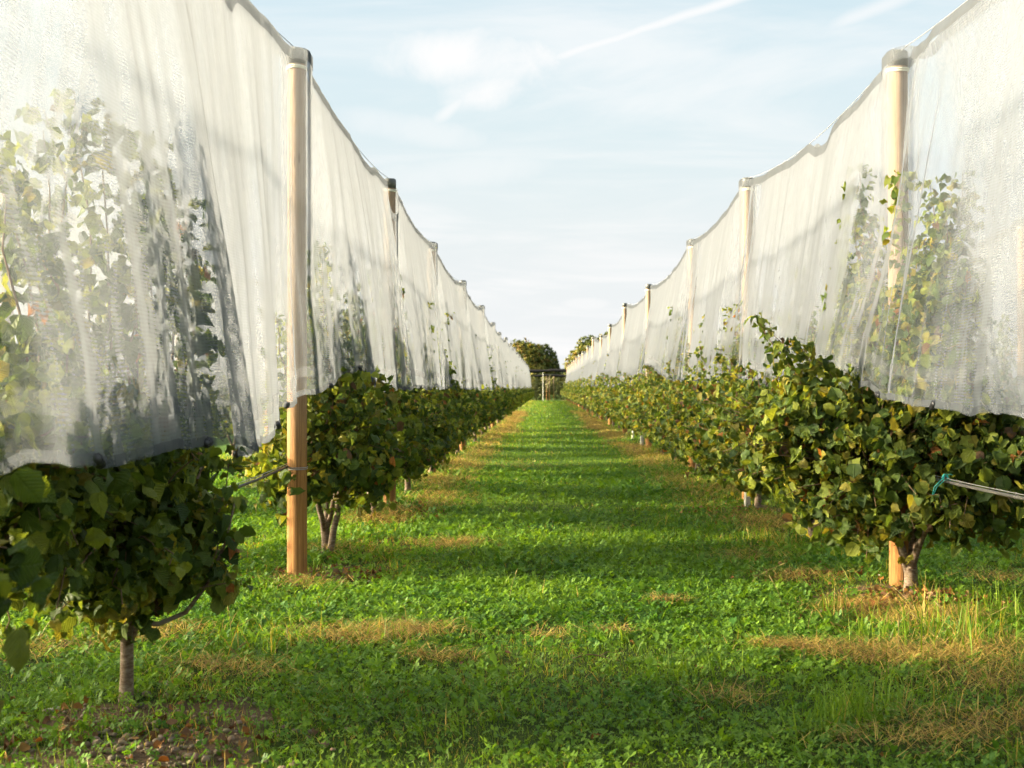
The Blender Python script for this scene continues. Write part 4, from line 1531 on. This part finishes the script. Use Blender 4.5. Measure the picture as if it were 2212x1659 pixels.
for (cx, cy, n_, h_) in tufts:
    x = cx + rg.normal(0, .05 + h_ * .22, n_)
    y = cy + rg.normal(0, .05 + h_ * .22, n_)
    h = h_ * rg.uniform(.4, 1.25, n_)
    V, Q, Tr, C = blades(x, y, h, .0055 * rg.uniform(.6, 1.3, n_) * (1 + cy / 20), np.abs(rg.normal(.45, .35, n_)), grass_cols(x, y, rg, .9), rg)
    VB.append(V)
    QB.append(Q + nb_)
    TB.append(Tr + nb_)
    CB.append(C)
    nb_ += len(V)
o = obj('tall_grass', make_mesh('tall_grass', np.concatenate(VB), [np.concatenate(QB), np.concatenate(TB)], M['grass'], np.concatenate(CB)))
tag(o, 'longer grass blades rising out of the turf near the tree rows', 'grass', kind='stuff')

# clover: three round leaflets on a stalk
VB, QB, CB = [], [], []
nb_ = 0
ca = np.array([[0, 0], [.55, -.42], [1.0, -.30], [.92, 0], [1.0, .30], [.55, .42]])
for (y0, y1, dens, sz_) in ((3.6, 6.5, 1700, .0150), (6.5, 10, 1150, .0180), (10, 15, 640, .0225), (15, 24, 240, .027)):
    x, y = scatter(y0, y1, dens, (-6, 7))
    pm = fbm(x * .55, y * .55, 81, 3) + .25 * fbm(x * 3, y * 3, 83, 2)
    k = (rg.random(len(x)) < np.clip(.62 + pm * 1.5, .05, 1)) & (rg.random(len(x)) > soil(x, y) * .72) & (rg.random(len(x)) > dry(x, y) * .8) & (rg.random(len(x)) > strawm(x, y) * .9)
    x, y = x[k], y[k]
    n = len(x)
    z = gz(x, y) + rg.uniform(.012, .055, n)
    a0 = rg.uniform(0, 2 * np.pi, n)
    f = np.clip(.5 + .4 * fbm(x * 1.3, y * 1.3, 85, 2) + rg.normal(0, .22, n), 0, 1)[:, None]
    c_ = np.array([.052, .145, .018]) * (1 - f) + np.array([.180, .305, .028]) * f
    tilt = rg.normal(0, .55, (n, 2))
    s = sz_ * np.exp(rg.normal(0, .28, n))
    for l in range(3):
        a1 = a0 + l * 2 * np.pi / 3 + rg.normal(0, .15, n)
        droop = rg.normal(-.08, .3, n)
        ox = ca[None, :, 0] * s[:, None]
        oy = ca[None, :, 1] * s[:, None]
        X = x[:, None] + ox * np.cos(a1)[:, None] - oy * np.sin(a1)[:, None]
        Yy = y[:, None] + ox * np.sin(a1)[:, None] + oy * np.cos(a1)[:, None]
        Z = z[:, None] + ox * droop[:, None] + np.abs(oy) * .25 + (X - x[:, None]) * tilt[:, :1] + (Yy - y[:, None]) * tilt[:, 1:]
        V = np.stack([X, Yy, Z], -1).reshape(-1, 3)
        i0 = np.arange(n) * 6 + nb_
        VB.append(V)
        QB.append(np.concatenate([np.stack([i0, i0 + 1, i0 + 2, i0 + 3], -1), np.stack([i0, i0 + 3, i0 + 4, i0 + 5], -1)]))
        CB.append(np.repeat(c_, 6, 0))
        nb_ += len(V)
o = obj('clover', make_mesh('clover', np.concatenate(VB), [np.concatenate(QB)], M['grass'], np.concatenate(CB)))
tag(o, 'low green clover carpet mixed into the grass of the aisle', 'clover', kind='stuff')

# straw lying in patches
VB, QB, TB, CB = [], [], [], []
nb_ = 0
for (cx, cy, rx_, ry_, n_) in patches:
    n_ = int(n_ * 1.9)
    x = cx + rg.normal(0, rx_ * .6, n_)
    y = cy + rg.normal(0, ry_ * .6, n_)
    wf = max(1.0, cy / 12)
    h = rg.uniform(.05, .20, n_)
    st = np.array([.56, .40, .10]) * rg.uniform(.45, 1.1, (n_, 1))
    rb = rg.random(n_) < .15
    st[rb] = np.array([.20, .10, .05])
    V, Q, Tr, C = blades(x, y, h, .0038 * wf * rg.uniform(.6, 1.3, n_), rg.uniform(.9, 1.5, n_), st, rg)
    g0_ = gz(V[:, 0], V[:, 1])
    V[:, 2] = g0_ + .028 + np.repeat(rg.uniform(0, .03, n_), 5) + (V[:, 2] - g0_) * .6
    VB.append(V)
    QB.append(Q + nb_)
    TB.append(Tr + nb_)
    CB.append(C)
    nb_ += len(V)
o = obj('straw', make_mesh('straw', np.concatenate(VB), [np.concatenate(QB), np.concatenate(TB)], M['straw'], np.concatenate(CB)))
tag(o, 'dry yellow cut grass lying in patches beside the trees', 'straw', kind='stuff')

# seed stalks
VB, QB, TB, CB = [], [], [], []
mb = MB()
for (px, py) in [(1620, 1240), (1760, 1300), (1870, 1380), (1985, 1330), (2030, 1390), (2050, 1310), (1830, 1390), (1745, 1340), (2090, 1400), (2140, 1470), (1940, 1420), (400, 1480), (430, 1500), (500, 1380), (545, 1470), (585, 1420), (2190, 1440), (1960, 1460), (2120, 1360), (1690, 1290), (1100, 1280), (700, 1300), (150, 1590), (90, 1600), (620, 1440)]:
    Y = F * CAMH / (py + 30 - VPY)
    x_ = (px - VPX) / F * Y
    h_ = rg.uniform(.10, .22)
    ln = rg.normal(0, .10, 2)
    z0 = float(gz(x_, Y))
    s = np.linspace(0, 1, 6)
    pts = np.stack([x_ + ln[0] * s ** 2, Y + ln[1] * s ** 2, z0 + h_ * s], -1)
    cc = np.array([.26, .22, .07]) * rg.uniform(.7, 1.1)
    mb.tube(pts, .0014, 4, False, col=cc)
    d_ = pts[-1] - pts[-2]
    d_ = d_ / np.linalg.norm(d_)
    hp_ = pts[-1][None] + d_[None] * np.linspace(-.01, .045, 6)[:, None]
    mb.tube(hp_, [.001, .004, .005, .0045, .003, .001], 6, False, col=cc * 1.1)
o = obj('seed_stalks', mb.mesh('seed_stalks', M['straw']))
tag(o, 'thin seeding grass stalks standing in the rough grass', 'grass', kind='stuff')

# leaf litter
P, C = [], []
for (cx, cy, rx_, ry_, n_, tone) in [(2.55, 8.85, .50, .32, 420, 1), (2.35, 8.7, .4, .25, 160, 1), (-1.72, 5.5, .60, .5, 110, 0), (-1.6, 10.2, .4, .4, 130, 0), (2.1, 10.2, .5, .5, 90, 1), (2.1, 15.5, .5, .8, 120, 1), (-1.5, 15, .4, .8, 90, 0), (.3, 7, 2.2, 2.5, 50, 0)]:
    x = cx + rg.normal(0, rx_ * .6, n_)
    y = cy + rg.normal(0, ry_ * .6, n_)
    P.append(np.stack([x, y, gz(x, y) + rg.uniform(.008, .04, n_)], -1))
    pal = np.array([(.30, .13, .035), (.34, .19, .06), (.16, .08, .035), (.22, .13, .07)])
    C.append(pal[rg.integers(0, 4, n_)] * rg.uniform(.7, 1.15, (n_, 1)) * (1.0 if tone else .8))
P = np.concatenate(P)
C = np.concatenate(C)
D = rg.normal(0, 1, P.shape) * np.array([1, 1, .25])
N = np.array([0, 0, 1.0]) + rg.normal(0, .45, P.shape)
V, Q, C, UV = leaves_mesh(P, D, N, rg.uniform(.025, .06, len(P)), C, 1, rg)
o = obj('leaf_litter', make_mesh('leaf_litter', V, [Q], M['litter'], C, UV))
tag(o, 'brown and orange fallen leaves scattered round the trunk feet', 'leaves', kind='stuff')


def stone_geo(mb, c_, r_, rg, col_):
    th = np.linspace(0, np.pi, 8)
    ph = np.linspace(0, 2 * np.pi, 12, endpoint=False)
    A, B = np.meshgrid(th, ph, indexing='ij')
    V = np.stack([np.sin(A) * np.cos(B), np.sin(A) * np.sin(B), np.cos(A)], -1)
    k = rg.uniform(0, 50)
    V = V * (1 + .22 * vn(V[..., 0] * 1.6 + k, V[..., 1] * 1.6 + V[..., 2] * 1.3 + k, 2))[..., None]
    V = V * np.asarray(r_)
    an = rg.uniform(0, 6.28)
    ca_, sa_ = math.cos(an), math.sin(an)
    V = np.stack([V[..., 0] * ca_ - V[..., 1] * sa_, V[..., 0] * sa_ + V[..., 1] * ca_, V[..., 2]], -1) + np.asarray(c_)
    i, j = np.meshgrid(np.arange(7), np.arange(12), indexing='ij')
    j2 = (j + 1) % 12
    q_ = np.stack([i * 12 + j, (i + 1) * 12 + j, (i + 1) * 12 + j2, i * 12 + j2], -1).reshape(-1, 4)
    mb.add(V.reshape(-1, 3), q_, None, np.broadcast_to(np.asarray(col_), (96, 3)))


mb = MB()
for (cx, cy, rx_, ry_, n_) in [(-1.72, 5.45, .55, .45, 420), (-1.68, 10.1, .35, .4, 80), (2.4, 8.8, .5, .3, 60)]:
    for k in range(n_):
        x_, y_ = cx + rg.normal(0, rx_ * .6), cy + rg.normal(0, ry_ * .6)
        r_ = min(.022, np.exp(rg.normal(-4.55, .42)))
        stone_geo(mb, (x_, y_, float(gz(x_, y_)) + r_ * .45), (r_, r_ * rg.uniform(.6, 1), r_ * rg.uniform(.45, .7)), rg, np.array((.30, .23, .16)) * rg.uniform(.6, 1.25) + rg.normal(0, .012, 3))
o = obj('pebbles', mb.mesh('pebbles', M['stone']))
tag(o, 'small brown and buff pebbles in the bare soil under the trees', 'pebbles', kind='stuff')
for (px, py, r_, col_, lab) in [(120, 1560, (.036, .026, .012), (.48, .44, .38), 'flat pale stone in the soil at the lower left, furthest left of the big stones'),
                                (330, 1432, (.020, .014, .012), (.42, .33, .22), 'buff stone just behind the near left trunk'),
                                (365, 1512, (.018, .015, .014), (.36, .27, .18), 'round tan stone right of the near left trunk, one of a touching pair, upper one'),
                                (359, 1533, (.017, .015, .013), (.33, .25, .17), 'round tan stone right of the near left trunk, one of a touching pair, lower one'),
                                (293, 1528, (.019, .014, .012), (.38, .30, .20), 'tan stone between the near left trunk and the pair of stones'),
                                (395, 1487, (.022, .014, .010), (.36, .29, .21), 'oblong buff stone to the right of the near left trunk'),
                                (1905, 1262, (.028, .02, .018), (.30, .29, .24), 'grey stone left of the nearest right post foot')]:
    Y = F * CAMH / (py - VPY)
    x_ = (px - VPX) / F * Y
    z0 = float(gz(x_, Y))
    mb = MB()
    stone_geo(mb, (0, 0, r_[2] * .6), r_, rg, col_)
    o = obj('stone', mb.mesh('stone', M['stone']), None, (x_, Y, z0))
    tag(o, lab, 'stone', 'larger stones in the soil')
# a fallen twig in the aisle
Y = F * CAMH / (1282 - VPY + 160)
mb = MB()
s = np.linspace(0, 1, 9)
mb.tube(np.stack([(s - .5) * .26, .05 * np.sin(s * 3), .028 + .014 * np.sin(s * 5)], -1), np.linspace(.005, .002, 9), 6)
mb.tube(np.array([[.02, .045, .035], [.06, .07, .05], [.10, .075, .045]]), [.003, .002, .001], 5)
Y = F * CAMH / (1432 - VPY)
o = obj('twig', mb.mesh('twig', M['twig']), None, ((1290 - VPX) / F * Y, Y, float(gz(.2, Y))))
tag(o, 'thin brown twig lying on the clover in the middle of the aisle', 'twig')
